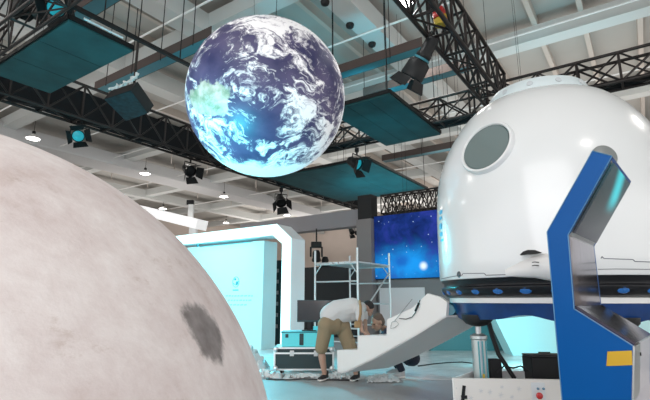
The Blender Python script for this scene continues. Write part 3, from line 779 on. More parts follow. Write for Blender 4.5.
# ================================================================== BLUE CONSOLE
azk = math.radians(40); dk = V((math.sin(azk), math.cos(azk), 0)); ek = V((math.cos(azk), -math.sin(azk), 0))
K0 = aty(555, 300, 2.8)
con = thing('bent_console', 'bent blue and mirror console pylon in front of the capsule', 'console', (K0.x, K0.y, 0))
kp = [(592.5, 151), (612, 156), (568, 235), (574, 309), (633, 346), (632, 400)]
kq = [onpl(x, y, K0, dk) for x, y in kp]
ft = V((kq[-1].x, kq[-1].y, 0.0)); bt_ = onpl(562, 400, K0, dk); bt0 = V((bt_.x, bt_.y, 0)) + ek * -.02
poly = kq + [ft, bt0, bt_, onpl(547, 232, K0, dk)]
kc = poly[9].lerp(poly[2], .5)
DEP = [.74, .74, .74, .80, .80, .80, .80, .80, .80, .74]
MB().prism(poly, dk * .03).build('side_cheek', KBLUE, con)
# body between the two cheeks
def kface(i, j, name, m, par, d0=.03, d1=None, th=.02, push=0.0):
    a, b = poly[i], poly[j]; n_ = (b - a).cross(dk).normalized()
    if n_.dot(kc - a) > 0: n_.negate()
    A0, B0 = a + dk * d0, b + dk * d0; A1, B1 = a + dk * (d1 or DEP[i]), b + dk * (d1 or DEP[j])
    o = MB(); vs_ = [o.bm.verts.new(v + n_ * push) for v in (A0, B0, B1, A1)]; vt = [o.bm.verts.new(v + n_ * (push - th)) for v in (A0, B0, B1, A1)]
    o.bm.faces.new(vs_); o.bm.faces.new(vt[::-1])
    for k in range(4): o.bm.faces.new((vs_[k], vt[k], vt[(k + 1) % 4], vs_[(k + 1) % 4]))
    return o.build(name, m, par)
kface(1, 2, 'hood_frame', STEEL, con)
HOODM = bpy.data.materials.new('console_hood_face'); q = NT(HOODM); oc = q.obj()
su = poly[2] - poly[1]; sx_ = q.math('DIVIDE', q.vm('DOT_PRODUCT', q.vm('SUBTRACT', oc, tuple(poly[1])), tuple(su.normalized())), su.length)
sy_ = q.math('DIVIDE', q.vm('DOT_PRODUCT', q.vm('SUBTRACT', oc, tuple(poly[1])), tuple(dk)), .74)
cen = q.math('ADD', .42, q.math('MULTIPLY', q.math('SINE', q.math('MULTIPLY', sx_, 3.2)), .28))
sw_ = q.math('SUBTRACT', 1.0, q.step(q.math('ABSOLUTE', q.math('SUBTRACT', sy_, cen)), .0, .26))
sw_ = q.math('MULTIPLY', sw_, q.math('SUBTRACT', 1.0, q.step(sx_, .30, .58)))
q.put(q.p.inputs['Emission Color'], q.mix(sw_, q.ramp(sx_, [(.0, (.004, .05, .065)), (.5, (.006, .02, .025)), (1.0, (.03, .03, .04))]), (.02, .55, .62))); q.p.inputs['Emission Strength'].default_value = .6  # cyan diagonal swoosh on dark, drawn into the emission colour
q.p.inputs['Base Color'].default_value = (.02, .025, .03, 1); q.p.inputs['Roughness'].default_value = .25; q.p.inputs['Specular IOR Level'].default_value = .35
kface(2, 3, 'front_panel', MIRROR, con)
kface(3, 4, 'desk_panel', MIRROR, con)
kface(4, 5, 'lower_panel', mat('panel_lavender_white', (.60, .58, .66), .3, coat=.4), con)
kface(5, 6, 'plinth_panel', mat('panel_lavender', (.60, .58, .66), .3, coat=.4), con)
for i, j in ((9, 0), (0, 1), (8, 9), (7, 8)): kface(i, j, 'back_panel', KBLUE, con)
MB().prism([p + dk * d_ for p, d_ in zip(poly, DEP)], dk * .03).build('side_cheek', KBLUE, con)
# dark face with a cyan swoosh, inset into the hood
a, b = poly[1], poly[2]; n_ = (b - a).cross(dk).normalized()
if n_.dot(EYE - a) < 0: n_.negate()
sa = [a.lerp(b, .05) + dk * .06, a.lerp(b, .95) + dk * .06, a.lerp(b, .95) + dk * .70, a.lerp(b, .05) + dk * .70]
MB().prism([p + n_ * .004 for p in sa], n_ * .012).build('screen', HOODM, con)
# thin metal edges on the blue cheek
eg = MB()
for i, j in ((9, 0), (0, 1), (1, 2), (8, 9), (2, 3), (3, 4)): eg.tube([poly[i] - dk * .001, poly[j] - dk * .001], .003, 6)
eg.build('edge_trim', mat('edge_trim_blue', (.10, .26, .45), .3, .3), con)
gl = [onpl(x, y, K0, dk) - dk * .004 for x, y in ((607.5, 351.5), (632, 350.5), (632.5, 365), (606.5, 366))]
MB().prism(gl, dk * .003).build('gold_label', GOLD, con)
ms = kface(4, 5, 'corner_plate', STEEL, con, .0, .24, .01, .008)
lk = poly[4] + dk * .12 + ek * .012 - V((0, 0, .05)); MB().lathe([(0, .006), (.008, .006), (.010, 0)], 12, lk, ek.to_track_quat('Z', 'Y').to_matrix()).build('lock', BLK, con)

# ================================================================== GLOWING ARCH AND SIGN WALL
ARCHM = mat('arch_white_board', (.80, .82, .84), .45)
GLOW = mat('arch_light_band', (.85, .95, .95), .4, emit=(.42, .97, 1.0), estr=.85)
A0 = V((-.82, 11.0, 0)); L_ = -1
def arch(s, d, z): return A0 + BX * s + AX * d + V((0, 0, z))
ar = thing('booth_arch', 'white booth arch with a glowing cyan front band behind the flight case', 'arch', arch(2.5, .2, 0))
S1, ZT, TH, DP = 5.2, 3.04, .27, .54
outer = [(0, 0), (0, 2.66), (.46, ZT), (S1 - .46, ZT), (S1, 2.66), (S1, 0)]
inner = [(S1 - TH, 0), (S1 - TH, 2.66 - .12), (S1 - .46 - .12, ZT - TH), (.46 + .12, ZT - TH), (TH, 2.66 - .12), (TH, 0)]
pol = outer + inner
MB().prism([arch(s, .02, z) for s, z in pol], AX * DP).build('frame', ARCHM, ar)
MB().prism([arch(s, 0, z) for s, z in pol], AX * .02).build('light_band', GLOW, ar)
SIGNM = mat('sign_wall_cyan_light_tint', (.58, .82, .84), .5)  # white wall, some of the cyan light put into its colour
sw = thing('sign_wall', 'pale cyan lit wall with a small round emblem inside the glowing arch', 'wall panel', arch(3, .5, 0))
MB().prism([arch(s, .25, z) for s, z in ((1.083, 0), (1.083, 2.70), (4.8, 2.70), (4.8, 0))], AX * .516).build('wall_block', SIGNM, sw)
SG = mat('sign_teal', (.02, .28, .34), .5)
def onsw(x, y): return onpl(x, y, arch(3, .25, 1), AX) - AX * .006
em = MB(); cc_ = onsw(236, 282); 
ring_ = [cc_ + BX * (.115 * math.cos(t_)) + V((0, 0, .135 * math.sin(t_))) for t_ in [k * 2 * PI / 32 for k in range(33)]]
em.tube(ring_, .006, 6)
em.ball(cc_ + BX * .03 + V((0, 0, .07)), (.035, .01, .03), HALLROT @ RZ(PI / 2)); em.ball(cc_ - BX * .04 - V((0, 0, .03)), (.04, .01, .05), HALLROT @ RZ(PI / 2))
em.tube([cc_ + BX * .1 - V((0, 0, .03)), cc_ - V((0, 0, .08)), cc_ - BX * .1 + V((0, 0, .02))], .007, 6)
em.bar(cc_ + BX * .10 - V((0, 0, .21)), cc_ - BX * .10 - V((0, 0, .21)), .012, .03)
em.build('emblem_print', SG, sw)
tx = MB()
SGL = mat('sign_teal_pale', (.30, .66, .70), .5)
for r_, y in enumerate((296, 300.5, 305)):
    x = 226 + r_ * 2
    while x < 252 - r_ * 3:
        wd = random.uniform(1.5, 3); tx.bar(onsw(x, y), onsw(x + wd, y - .15 * wd), .004, .035); x += wd + 1
tx.build('lettering', SGL, sw)
MB().bar(onsw(200, 247), onsw(251, 242), .004, .018).build('sign_line', SG, sw)
MB().ball(onsw(198, 245.5), (.05, .02, .04), HALLROT @ RZ(PI / 2)).build('sign_dot', SG, sw)
# dark rack seen through the gap of arch
t = thing('equipment_rack', 'narrow dark rack seen in the gap of the glowing arch', 'rack', arch(1.7, 1.6, 0))
MB().box(arch(1.70, 1.6, 1.15), (.3, .5, 2.3), HALLROT).build('rack_body', TEALCASE, t)
for k in range(6): MB().box(arch(1.70, 1.34, .5 + k * .3), (.02, .4, .1), HALLROT).build('rack_unit', CONC, t)

# far booth: white lit box beam on posts, seen past the moon
c = aty(176, 216, 20.0)
t = thing('box_beam', 'white lit box beam of a far booth between moon globe and arch', 'beam', (c.x, c.y, 0))
q0 = aty(140, 210, 20.6); q1 = aty(202, 225, 19.2)
MB().bar(q0, q1, .7, .42).build('beam_body', mat('lit_fascia_white', (.9, .9, .9), .5, emit=(1, 1, 1), estr=.25), t)
MB().bar(V((q0.x, q0.y, 0)), q0, .3, .3).build('post', WHITE, t); MB().bar(V((q1.x - .4, q1.y + .2, 0)), V((q1.x - .4, q1.y + .2, q1.z)), .3, .3).build('post', WHITE, t)
c2 = aty(191, 212, 19.5)
t = thing('speaker_column', 'white speaker column with a black top on the white box beam', 'speaker', c2)
MB().box(c2 - V((0, 0, .05)), (.22, .2, .75), None, .02).build('cabinet', WHITE, t)
MB().box(c2 + V((-.05, 0, .42)), (.3, .2, .2), None, .03).build('head', BLK, t)

# ================================================================== FACADE: fascia, pillar, dark wall, screen
def fpx(x, y, d=0): return onpl(x, y, fac(0, d), AX)
def ft_(x, y=300): return -(fpx(x, y) - FB).dot(BX)
def facbox(t0, t1, z0, z1, d, th, name, m, par=None):
    return MB().box(fac((t0 + t1) / 2, d + th / 2, (z0 + z1) / 2), (th, t1 - t0, z1 - z0), HALLROT).build(name, m, par)
tp0, tp1 = ft_(361), ft_(377)
fs = thing('fascia_beam', 'mauve grey fascia beam between the glowing arch and the grey pillar', 'beam', fac(0, .2, 0))
facbox(-2.2, tp0, 3.58, 4.13, -.1, .4, 'board', FASCIAM, fs); facbox(-2.2, -1.9, 0, 3.58, 0, .3, 'post', FASCIAM, fs)
struct(facbox(tp0 + .02, tp1 - .02, 0, 3.75, -.25, .45, 'pillar', PILLARM))
pb_ = facbox(tp0 + .05, tp1 - .02, 3.75, 4.55, -.2, .4, 'speaker_cabinet', BLK); tag(pb_, 'black box standing on top of the grey pillar left of the screen', 'speaker')
struct(facbox(-1.9, tp0, 0, 2.32, .12, .15, 'wall_partition', DARKWALL))
zb, zt = fpx(377, 279).z, fpx(377, 217).z
struct(facbox(tp1 + .02, 7.2, 0, zb - .02, .02, .25, 'wall_screen_base', mat('screen_base_grey', (.20, .20, .205), .6)))
scr = thing('led_screen', 'blue galaxy video screen on the wall left of the capsule', 'screen', fac(tp1 + 3, 0, zb))
GM = bpy.data.materials.new('galaxy_picture'); q = NT(GM); oc = q.obj(); 
sepp = q.n('ShaderNodeSeparateXYZ'); 
pU = q.vm('DOT_PRODUCT', oc, tuple(-BX)); pW = q.vm('DOT_PRODUCT', oc, (0, 0, 1))
cb_ = q.n('ShaderNodeCombineXYZ'); q.put(cb_.inputs[0], pU); q.put(cb_.inputs[1], pW); uv = cb_.outputs[0]
def blob(x, y, su, sv):
    c = fpx(x, y); u0, v0 = c.dot(-BX), c.z
    a = q.math('DIVIDE', q.math('SUBTRACT', pU, u0), su); b = q.math('DIVIDE', q.math('SUBTRACT', pW, v0), sv)
    return q.math('SQRT', q.math('ADD', q.math('MULTIPLY', a, a), q.math('MULTIPLY', b, b)))
nz = q.noise(uv, 1.7, 10, .66, .4).outputs['Fac']; nzz = q.math('MULTIPLY', q.math('SUBTRACT', nz, .5), 1.5)
neb = q.ramp(q.math('ADD', nz, 0.0), [(.32, (.002, .008, .055)), (.5, (.006, .026, .17)), (.68, (.022, .04, .30))])
gl_ = q.math('SUBTRACT', 1.0, q.step(q.math('ADD', blob(408, 266, 1.5, .72), nzz), .0, 1.25))
neb = q.mix(gl_, neb, (.01, .30, .82))
dk_ = q.math('SUBTRACT', 1.0, q.step(q.math('ADD', blob(402, 262, .34, .28), nzz), .2, 1.1)); neb = q.mix(q.math('MULTIPLY', dk_, .7), neb, (.01, .08, .42))
sg = q.math('SUBTRACT', 1.0, q.step(blob(424.5, 266, .17, .17), .1, 1.0)); neb = q.mix(sg, neb, (.80, .95, 1.0))
vr = q.n('ShaderNodeTexVoronoi'); q.put(vr.inputs['Vector'], uv); vr.inputs['Scale'].default_value = 8.5
spc = q.n('ShaderNodeSeparateColor'); q.put(spc.inputs[0], vr.outputs['Color'])
stv = q.math('MULTIPLY', q.math('SUBTRACT', 1.0, q.step(vr.outputs['Distance'], .06, .17)), q.step(spc.outputs[0], .5, .9))
neb = q.mix(stv, neb, (.55, .75, 1.0))
q.p.inputs['Base Color'].default_value = (.004, .004, .006, 1); q.p.inputs['Roughness'].default_value = .6; q.p.inputs['Specular IOR Level'].default_value = .05
q.put(q.p.inputs['Emission Color'], neb); q.p.inputs['Emission Strength'].default_value = .62
facbox(tp1, 7, zb, zt, -.08, .05, 'picture', GM, scr)
facbox(tp1, 7, zb - .03, zt + .03, -.03, .16, 'cabinet', BLK, scr)
t0 = ft_(380); t1_ = ft_(425)
wp = facbox(t0, t1_, .0, fpx(380, 288).z, -.02, .04, 'white_board', mat('board_white', (.74, .74, .76), .5)); tag(wp, 'plain white board leaning on the wall under the galaxy screen', 'board')
moving_head(fac(ft_(320.5) , -.25, 2.62), 'dark moving head light hanging from the fascia above the scaffold', 1, 3.6)
p = fac(ft_(322), .18, 2.32)
t = thing('floor_spot', 'small dark lamp sitting on the dark wall behind the scaffold', 'stage light', p)
MB().box(p + V((0, 0, .06)), (.4, .26, .12), HALLROT, .02).build('base', BLK, t); MB().lathe([(0, .0), (.10, .0), (.13, .12), (.09, .24), (0, .26)], 16, p + V((0, 0, .10))).build('head', BLK, t, 50)

# teal low wall and pale slanted counter behind the capsule
q0 = atz(438, 352.5, 0); 
struct(MB().prism([aty(430, 352.6, 11.6), aty(520, 352.6, 11.6), aty(520, 318, 11.6), aty(430, 318, 11.6)], V((0, .2, 0))).build('wall_low', mat('low_wall_teal', (.05, .16, .18), .5)))
ct = thing('slanted_counter', 'cyan lit white counter with a slanted edge behind the capsule base', 'counter', (3.6, 10, 0))
qs = [aty(513, 353, 10.6), aty(494, 316, 10.6), aty(760, 312, 10.6), aty(760, 353, 10.6)]
for v in (qs[0], qs[3]): v.z = .006
CNT = mat('counter_cyan_light_tint', (.55, .82, .84), .45)  # white counter, the cyan light on it put into its colour
MB().prism(qs, V((0, .5, 0))).build('counter_body', CNT, ct)
MB().bar(qs[1] + V((0, .25, .03)), qs[2] + V((0, .25, .03)), .6, .06).build('counter_top', WHITE, ct)

# ================================================================== SCAFFOLD TOWER
SCM = mat('scaffold_galvanised', (.62, .66, .67), .4, .5)
q1 = V((-.247, 11.6, 0)); q2 = q1 - BX * 1.226
sc = thing('scaffold_tower', 'small galvanised scaffold tower standing behind the bending man', 'scaffold', (q1 + q2) / 2 + AX * .8)
GA = 1.65; zt1 = aty(315, 265, 11.6).z
cor = [q1, q2, q1 + AX * GA, q2 + AX * GA]
for c in cor: MB().tube([c, V((c.x, c.y, zt1 + .36))], .026, 8).build('post', SCM, sc, 60)
for a, b in ((0, 1), (2, 3)):
    for z in (zt1, zt1 - .42, zt1 - .95, zt1 - 1.5, .25): MB().tube([cor[a] + V((0, 0, z)), cor[b] + V((0, 0, z))], .02, 8).build('rung', SCM, sc, 60)
    for s_, e_ in ((a, b), (b, a)): MB().tube([cor[s_] + V((0, 0, zt1 - .25)), cor[s_].lerp(cor[e_], .16) + V((0, 0, zt1))], .014, 6).build('gusset', SCM, sc)
MB().tube([cor[1] + V((0, 0, zt1 - 1.3)), cor[3] + V((0, 0, zt1 - .15))], .018, 8).build('brace', SCM, sc)
pl = MB()
for k in range(7):
    f = (k + .5) / 7; pl.bar(cor[0].lerp(cor[1], f) + V((0, 0, zt1 + .03)), cor[2].lerp(cor[3], f) + V((0, 0, zt1 + .03)), .15, .035)
pl.build('platform', SCM, sc)

# ================================================================== FLIGHT CASE, CRATE, MONITOR
Y8 = 8.05; cl_ = aty(273.5, 372, Y8); cr_ = aty(334, 372, Y8); zc0, zc1 = .06, aty(300, 347.5, Y8).z
fc = thing('flight_case', 'long black flight case with metal edges on the floor left of the bending man', 'case', ((cl_.x + cr_.x) / 2, Y8 + .28, 0))
cx = (cl_.x + cr_.x) / 2; wd = cr_.x - cl_.x; hz = zc1 - zc0
MB().box((cx, Y8 + .28, zc0 + hz * .36), (wd - .03, .54, hz * .72), None).build('body', TEALCASE, fc)
MB().box((cx, Y8 + .28, zc0 + hz * .875), (wd - .03, .54, hz * .22), None).build('lid', TEALCASE, fc)
tr = MB()
for z in (zc0 + .012, zc0 + hz * .745, zc1 - .01):
    tr.box((cx, Y8 + .28, z), (wd, .565, .026))
for s_ in (-1, 1):
    for yy in (0, .55): tr.box((cx + s_ * (wd / 2 - .012), Y8 + .005 + yy, (zc0 + zc1) / 2), (.03, .03, hz))
tr.build('edge_trim', ALU, fc)
for s_ in (-1, 1):
    for z in (zc0 + .03, zc1 - .03): MB().ball((cx + s_ * (wd / 2 - .03), Y8 - .0, z), (.045, .03, .045)).build('corner_ball', ALU, fc, 180)
for f in (.3, .7): MB().box((cl_.x + wd * f, Y8 - .0, zc0 + hz * .74), (.07, .02, .09), None, .005).build('latch', STEEL, fc)
for s_ in (-1, 1):
    for yy in (.08, .48): MB().lathe([(0, -.02), (.03, -.02), (.03, .02), (0, .02)], 14, (cx + s_ * (wd / 2 - .12), Y8 + yy, .036), M.Rotation(PI / 2, 3, 'Y')).build('caster', RUBBER, fc)
Yk = Y8 + .06; k0 = aty(281.5, 340, Yk); k1 = aty(334, 340, Yk); kz = aty(300, 331.5, Yk).z
ck = thing('plastic_crate', 'cyan crate standing on the black flight case', 'crate', ((k0.x + k1.x) / 2, Yk + .2, zc1))
kw = k1.x - k0.x; kx = (k0.x + k1.x) / 2
MB().box((kx, Yk + .2, (zc1 + kz) / 2 + .002), (kw, .4, kz - zc1 - .006), None, .012).build('crate_body', CRATE, ck)
MB().box((kx, Yk + .2, kz - .012), (kw + .02, .42, .02), None, .004).build('rim', mat('crate_rim_teal', (.02, .22, .26), .5), ck)
MB().box((k0.x + .09, Yk - .004, kz - .07), (.05, .012, .06)).build('catch', TEALCASE, ck)
MB().box((aty(301.5, 340, Yk).x, Yk - .006, (zc1 + kz) / 2), (.07, .016, .19), None, .006).build('handle', TEALCASE, ck)
Ym = Y8 + .2; m0 = aty(297, 322, Ym); m1 = aty(336, 300, Ym)
mn = thing('monitor', 'dark flat monitor standing on the cyan crate behind the bending man', 'monitor', ((m0.x + m1.x) / 2, Ym, kz))
MB().box(((m0.x + m1.x) / 2, Ym + .02, (m0.z + m1.z) / 2), (m1.x - m0.x, .035, m1.z - m0.z), None, .006).build('bezel', TEALCASE, mn)
MB().box(((m0.x + m1.x) / 2, Ym - .002, (m0.z + m1.z) / 2 + .01), (m1.x - m0.x - .03, .010, m1.z - m0.z - .045)).build('screen', mat('monitor_dark_glass', (.045, .04, .045), .12, coat=.6), mn)
mx = aty(309, 325, Ym).x
MB().box((mx, Ym + .03, (m0.z + kz) / 2 + .03), (.06, .03, m0.z - kz + .08)).build('neck', BLK, mn)
MB().box((mx, Ym + .03, kz + .008), (.24, .18, .014), None, .004).build('foot', BLK, mn)
p = V((aty(317, 327, Ym - .05).x, Ym - .06, kz))
gg = thing('cable_coil', 'small pale coiled cable lying on the cyan crate under the monitor', 'cable', p)
MB().tube([p + V((.06 * math.cos(k * .6), .05 * math.sin(k * .6) , .015 + .0022 * k)) for k in range(34)], .011, 6).build('coil', CRATE, gg, 60)

# plastic film lying in heaps on the floor
def film(x0, x1, y0, y1, hh, label, seed):
    rnd = random.Random(seed); o = MB(); nx, ny = 26, 14; g = []
    for j in range(ny + 1):
        row = []
        for i in range(nx + 1):
            u, v = i / nx, j / ny; env = (math.sin(PI * u) * math.sin(PI * v)) ** .6
            z = .012 + hh * env * (0.35 + .65 * rnd.random()); ed = 0 if 0 < i < nx and 0 < j < ny else rnd.uniform(-.06, .06)
            row.append(o.bm.verts.new(V((x0 + (x1 - x0) * u + rnd.uniform(-.012, .012), y0 + (y1 - y0) * v + ed, z))))
        g.append(row)
    for j in range(ny):
        for i in range(nx): o.bm.faces.new((g[j][i], g[j][i + 1], g[j + 1][i + 1], g[j + 1][i]))
    ob = o.build('plastic_film', CLEARPL, None, 45); sm = ob.modifiers.new('s', 'SOLIDIFY'); sm.thickness = .004; sm.offset = -1
    return tag(ob, label, 'plastic sheet', 'crumpled film on the floor')
film(-1.25, -.66, 7.55, 7.95, .12, 'crumpled clear film on the floor in front of the flight case', 1)
film(-.55, .0, 7.62, 7.9, .06, 'low crumpled film on the floor between flight case and shoes', 2)
film(.02, .42, 7.5, 7.8, .10, 'crumpled film heap between the bending man\'s shoes', 3)
film(.62, 1.15, 7.25, 7.65, .10, 'crumpled film on the floor below the boarding stair', 4)
film(-1.9, -1.0, 8.3, 8.9, .45, 'tall heap of clear film leaning between moon globe and flight case', 5)
cbl = [V((-.9, 7.5, .014)), V((-.6, 7.42, .014)), V((-.35, 7.50, .014)), V((-.1, 7.44, .014)), V((.2, 7.40, .014)), V((.5, 7.34, .014))]
tag(MB().tube(cbl, .010, 8).build('floor_cable', RUBBER, None, 60), 'thin black cable on the floor at the bending man\'s shoes', 'cable')
c2_ = [atz(x, y, .016) for x, y in ((418, 366), (432, 364), (447, 362.5), (462, 362), (476, 363.5))]
tag(MB().tube(c2_, .010, 8).build('floor_cable', RUBBER, None, 60), 'thin black cable on the white floor right of the crouching man', 'cable')

# ================================================================== PEOPLE
def blend(o, voxel, m, smooth=3):
    """turn overlapping pieces into one continuous skin"""
    r = o.modifiers.new('r', 'REMESH'); r.mode = 'VOXEL'; r.voxel_size = voxel
    if smooth:
        k = o.modifiers.new('k', 'SMOOTH'); k.factor = .5; k.iterations = smooth
    bpy.context.view_layer.update()
    me = bpy.data.meshes.new_from_object(o.evaluated_get(bpy.context.evaluated_depsgraph_get()))
    o.modifiers.clear(); o.data = me
    me.materials.clear(); me.materials.append(m)
    for p in me.polygons: p.use_smooth = True
    return o
def head(o, c, fwd, up, s=1.0):
    """skull, jaw, nose, brow, lips, ears; c is the head's centre"""
    f = fwd.normalized(); l = up.cross(f).normalized(); u = f.cross(l)
    R = M((l, f, u)).transposed()
    P = lambda x, y, z: c + (l * x + f * y + u * z) * s
    o.ball(P(0, -.012, .03), (.075 * s, .096 * s, .095 * s), R); o.ball(P(0, .022, -.045), (.058 * s, .070 * s, .070 * s), R)
    o.ball(P(0, .055, -.085), (.030 * s, .028 * s, .026 * s), R)
    o.limb(P(0, .088, .015), P(0, .112, -.028), .010 * s, .015 * s)
    o.ball(P(0, .086, .028), (.055 * s, .014 * s, .012 * s), R); o.ball(P(0, .090, -.058), (.024 * s, .010 * s, .009 * s), R)
    for k in (-1, 1):
        o.ball(P(.077 * k, -.012, -.005), (.010 * s, .020 * s, .033 * s), R); o.ball(P(.045 * k, .062, -.02), (.022 * s, .022 * s, .022 * s), R)
    return P, R
def hand(o, wrist, d, palm_n, thumb_side, s=1.0, curl=.5):
    """palm, four unequal fingers with two bends, thumb off the side"""
    d = d.normalized(); sd = (thumb_side - d * thumb_side.dot(d)).normalized(); n = palm_n.normalized()
    pc0 = wrist + d * .015; 
    for k in range(4):
        off = sd * (.030 - .020 * k); o.limb(wrist + off * .6, wrist + d * .088 * s + off, .014, .013)
        L = (.042, .047, .044, .034)[k] * s; b = wrist + d * .09 * s + off
        d1 = (d * math.cos(curl) + n * math.sin(curl)); m1 = b + d1 * L; d2 = (d * math.cos(curl * 2) + n * math.sin(curl * 2)); m2 = m1 + d2 * L * .7
        d3 = (d * math.cos(curl * 2.7) + n * math.sin(curl * 2.7)); o.limb(b, m1, .0095, .0088); o.limb(m1, m2, .0088, .008); o.limb(m2, m2 + d3 * L * .45, .008, .0068)
    t0 = wrist + d * .025 + sd * .028; t1_ = t0 + (d * .7 + sd * .7) * .042; t2_ = t1_ + (d * .9 + sd * .25 + n * .35) * .032
    o.limb(t0, t1_, .013, .011); o.limb(t1_, t2_, .011, .009)
def shoe(par, heel, d, s=1.0, upm=SHOEB):
    d = V((d.x, d.y, 0)).normalized(); l = V((-d.y, d.x, 0)); R = M((d, l, V((0, 0, 1)))).transposed()
    z0 = heel.z
    P = lambda x, y, z: V((heel.x, heel.y, z0)) + d * x * s + l * y * s + V((0, 0, z * s))
    o = MB(); o.ball(P(.05, 0, .055), (.06, .042, .05), R); o.ball(P(.13, 0, .045), (.085, .045, .038), R); o.ball(P(.20, .0, .04), (.06, .045, .03), R); o.limb(P(.045, 0, .06), P(.04, 0, .105), .043, .042)
    sh = o.build('shoe', upm); blend(sh, .008, upm, 3); link(sh, par)
    so = MB(); so.ball(P(.05, 0, .02), (.065, .047, .02), R); so.ball(P(.13, 0, .02), (.09, .050, .02), R); so.ball(P(.205, 0, .02), (.062, .048, .02), R)
    s2 = so.build('sole', SOLEW); blend(s2, .007, SOLEW, 2); link(s2, sh)
    return sh

# ---- bending man
def at(x, y, Y): return aty(x, y, Y)
hipA, hipB = at(326, 325, 7.34), at(342, 326, 7.52)
kneA, kneB = at(321, 350, 7.38), at(351, 350, 7.50)
ankA, ankB = at(324.5, 375, 7.44), at(356, 375.5, 7.44)
ankA.z = max(ankA.z, .10); ankB.z = max(ankB.z, .10)
pel = (hipA + hipB) / 2 + V((0, 0, .03)); wst = at(337, 310.5, 7.46); chs = at(352, 308, 7.50); nck = at(363, 307, 7.60)
hd = at(367.5, 309, 7.74)
shR, shL = at(360, 309.5, 7.34), at(362, 307, 7.74)
elR, elL = at(360, 321, 7.24), at(365, 321, 7.62)
wrR, wrL = at(362, 331, 7.14), at(366, 331, 7.44)
m1 = thing('person', 'man bending over the stair in a light grey t-shirt and khaki shorts', 'person', (pel.x, pel.y, 0))
o = MB()
o.limb(hipA, kneA, .082, .057); o.limb(kneA, kneA.lerp(ankA, .35), .053, .058); o.limb(kneA.lerp(ankA, .35), ankA, .058, .036); o.limb(ankA, V((ankA.x, ankA.y, .06)), .036, .036)
o.limb(hipB, kneB, .082, .057); o.limb(kneB, kneB.lerp(ankB, .35), .053, .058); o.limb(kneB.lerp(ankB, .35), ankB, .058, .036); o.limb(ankB, V((ankB.x, ankB.y, .06)), .036, .036)
o.limb(hipA, hipB, .10, .10); o.limb(pel, wst, .13, .135); o.limb(wst, chs, .135, .145); o.limb(chs, nck, .12, .055); o.limb(nck, hd, .052, .052)
o.limb(shR, shL, .062, .062); o.limb(shR, elR, .048, .038); o.limb(elR, wrR, .037, .026); o.limb(shL, elL, .048, .038); o.limb(elL, wrL, .037, .026)
fw = V((.62, -.05, -.78)).normalized(); upv = V((.78, .05, .62))
Ph, Rh = head(o, hd, fw, upv)
hand(o, wrR, V((.75, .1, -.5)), V((-.2, .2, -.9)), V((0, 1, .2))); hand(o, wrL, V((.3, -.5, -.6)), V((-.3, -.2, -.8)), V((-1, -.3, .2)))
bd = o.build('body', SKIN); blend(bd, .0085, SKIN, 3); link(bd, m1)
o = MB(); o.limb(at(330.5, 315, 7.43), wst, .168, .165); o.limb(at(336, 315.5, 7.46), at(345, 313, 7.5), .158, .155); o.limb(wst, chs, .165, .165); o.limb(chs, chs.lerp(nck, .72), .155, .085)
o.limb(shR, shL, .080, .080); o.limb(shR, shR.lerp(elR, .72), .072, .070); o.limb(shL, shL.lerp(elL, .72), .072, .070); o.limb(chs, (shR + shL) / 2, .14, .09)
o.limb(wst.lerp(chs, .5) - V((0, 0, .08)), chs - V((0, 0, .10)), .10, .11)
sh = o.build('tshirt', SHIRT); blend(sh, .011, SHIRT, 4); link(sh, m1)
o = MB(); o.limb(hipA, hipB, .132, .132); o.limb((hipA + hipB) / 2, pel + V((0, 0, .05)), .14, .14)
o.limb(hipA, hipA.lerp(kneA, .92), .122, .098); o.limb(hipB, hipB.lerp(kneB, .92), .122, .108)
st_ = o.build('shorts', KHAKI); blend(st_, .011, KHAKI, 4); link(st_, m1)
o = MB(); k_ = hipB.lerp(kneB, .72) + V((.055, -.06, 0)); o.box(k_, (.09, .07, .16), RZ(.3), .02)
po = o.build('cargo_pocket', KHAKI); link(po, st_)
o = MB(); o.ball(Ph(0, -.025, .045), (.083, .098, .088), Rh); o.ball(Ph(0, -.05, .0), (.078, .075, .085), Rh)
hr = o.build('hair', HAIRB); blend(hr, .009, HAIRB, 2); link(hr, m1)
for a_ in (ankA, ankB): shoe(m1, V((a_.x + .04, a_.y + .06, .007)), V((-.45, -.85, 0)), 1.0)
# strap and bag
o = MB(); o.tube([at(359.5, 301, 7.30), at(360.5, 306, 7.14), at(360.5, 314, 7.13), at(359, 321, 7.14)], .02, 8)
t = thing('sling_bag', 'tan sling bag hanging off the bending man\'s shoulder', 'bag', at(357, 325, 7.28))
o.build('strap', TAN, t, 60)
MB().box(at(357.5, 324.5, 7.16), (.10, .06, .10), RZ(.2), .022).build('pouch', TAN, t, 60)

# ---- crouching man behind the stair
hc = at(377.3, 322.5, 7.75)
pel = V((at(410, 360, 8.02).x, 8.02, .27)); nck = at(385, 329.5, 7.90); chs = pel.lerp(nck, .68)
knR, knL = V((1.02, 7.62, .50)), V((1.05, 8.0, .52)); anR, anL = V((1.20, 7.62, .10)), V((1.20, 8.02, .10))
hpR, hpL = pel + V((.02, -.10, 0)), pel + V((.02, .10, 0))
shR, shL = nck + V((.03, -.19, -.05)), nck + V((.05, .20, -.05)); elR, elL = V((.92, 7.60, .52)), V((.90, 7.98, .50)); wrR, wrL = V((.70, 7.52, .52)), V((.70, 7.80, .50))
m2 = thing('person', 'man crouching behind the stair in a navy shirt and dark trousers', 'person', (pel.x, pel.y, 0))
o = MB()
for h_, k_, a_ in ((hpR, knR, anR), (hpL, knL, anL)):
    o.limb(h_, k_, .085, .058); o.limb(k_, k_.lerp(a_, .35), .055, .060); o.limb(k_.lerp(a_, .35), a_, .060, .037); o.limb(a_, V((a_.x, a_.y, .06)), .037, .037)
o.limb(hpR, hpL, .105, .105); o.limb(pel, chs, .12, .135); o.limb(chs, nck, .125, .06); o.limb(nck, hc, .055, .055); o.limb(shR, shL, .065, .065)
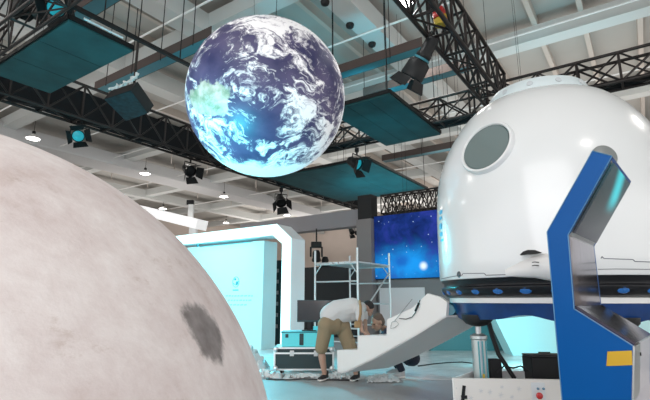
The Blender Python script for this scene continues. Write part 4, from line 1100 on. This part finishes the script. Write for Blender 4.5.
for s_, e_, w_ in ((shR, elR, wrR), (shL, elL, wrL)): o.limb(s_, e_, .05, .04); o.limb(e_, w_, .038, .027)
Ph, Rh = head(o, hc, V((-.80, -.42, -.42)), V((-.30, -.15, .94)), 1.08)
hand(o, wrR, V((-.9, .0, .1)), V((0, .2, -1)), V((0, 1, 0))); hand(o, wrL, V((-.9, -.2, .1)), V((0, .2, -1)), V((0, -1, 0)))
bd = o.build('body', SKINB); blend(bd, .0085, SKINB, 3); link(bd, m2)
o = MB(); o.limb(pel.lerp(chs, .25), chs, .145, .158); o.limb(chs, chs.lerp(nck, .85), .15, .085); o.limb(shR, shL, .085, .085)
for s_, e_, w_ in ((shR, elR, wrR), (shL, elL, wrL)): o.limb(s_, e_, .07, .058); o.limb(e_, e_.lerp(w_, .8), .055, .042)
sh = o.build('shirt', NAVY); blend(sh, .011, NAVY, 3); link(sh, m2)
o = MB(); o.limb(hpR, hpL, .13, .13); o.limb(pel, pel.lerp(chs, .4), .14, .14)
for h_, k_, a_ in ((hpR, knR, anR), (hpL, knL, anL)): o.limb(h_, k_, .108, .08); o.limb(k_, a_ + V((0, 0, .03)), .078, .058)
tr = o.build('trousers', DARKTROUS); blend(tr, .011, DARKTROUS, 3); link(tr, m2)
o = MB(); o.ball(Ph(0, -.028, .055), (.082 * 1.08, .094 * 1.08, .080 * 1.08), Rh); o.ball(Ph(0, -.06, .0), (.078 * 1.08, .065 * 1.08, .085 * 1.08), Rh)
hr = o.build('hair', HAIRG); blend(hr, .009, HAIRG, 2); link(hr, m2)
for k in (-1, 1): MB().ball(Ph(.032 * k, .083, .012), .009 * 1.08).build('eye', mat('eye_dark', (.03, .025, .02), .2), m2, 180)
for a_ in (anR, anL): shoe(m2, V((a_.x + .05, a_.y, .007)), V((-.95, -.25, 0)), 1.0, mat('trainer_grey', (.45, .45, .46), .6))

# ================================================================== STAGE COLOUR LIGHTS
CY = (.05, .80, 1.0)
light('SPOT', 'earth_wash', (-3.4, 4.6, .5), 1250, CY, .25, ec + V((-.45, 0, -.7)), 46, blend=.9)
light('AREA', 'arch_wash', arch(2.6, -.6, 2.3), 42, (.12, .85, 1), 2.5, arch(2.6, .3, 1.2))
light('AREA', 'panel_wash', hall(17.2, 9.0, 4.5), 42, CY, 3.2, hall(17.2, 9.0, 6))
light('SPOT', 'panel_wash', hall(3.0, 6.0, .6), 260, CY, .3, hall(4.5, 8.8, 6), 70, blend=.8)
light('SPOT', 'panel_wash', hall(10, 3.2, .4), 55, CY, .3, hall(11.5, 5.4, 6), 70, blend=.8)
light('SPOT', 'girder_wash', hall(11.5, 6.5, 6.6), 150, (.15, .8, 1), .4, hall(13.5, 6.7, 10), 100, blend=.9)
light('SPOT', 'girder_wash', hall(16.0, 0.5, 6.6), 80, (.15, .8, 1), .4, hall(16.7, .8, 10.2), 95, blend=.9)
light('AREA', 'counter_wash', (3.6, 8.6, .35), 18, (.2, .9, 1), 1.2, (3.6, 10.6, .6), size_y=.3)
light('SPOT', 'floor_wash', arch(2, -.2, 2.8), 850, CY, .3, V((-1.0, 8.0, 0)), 70, blend=.9)
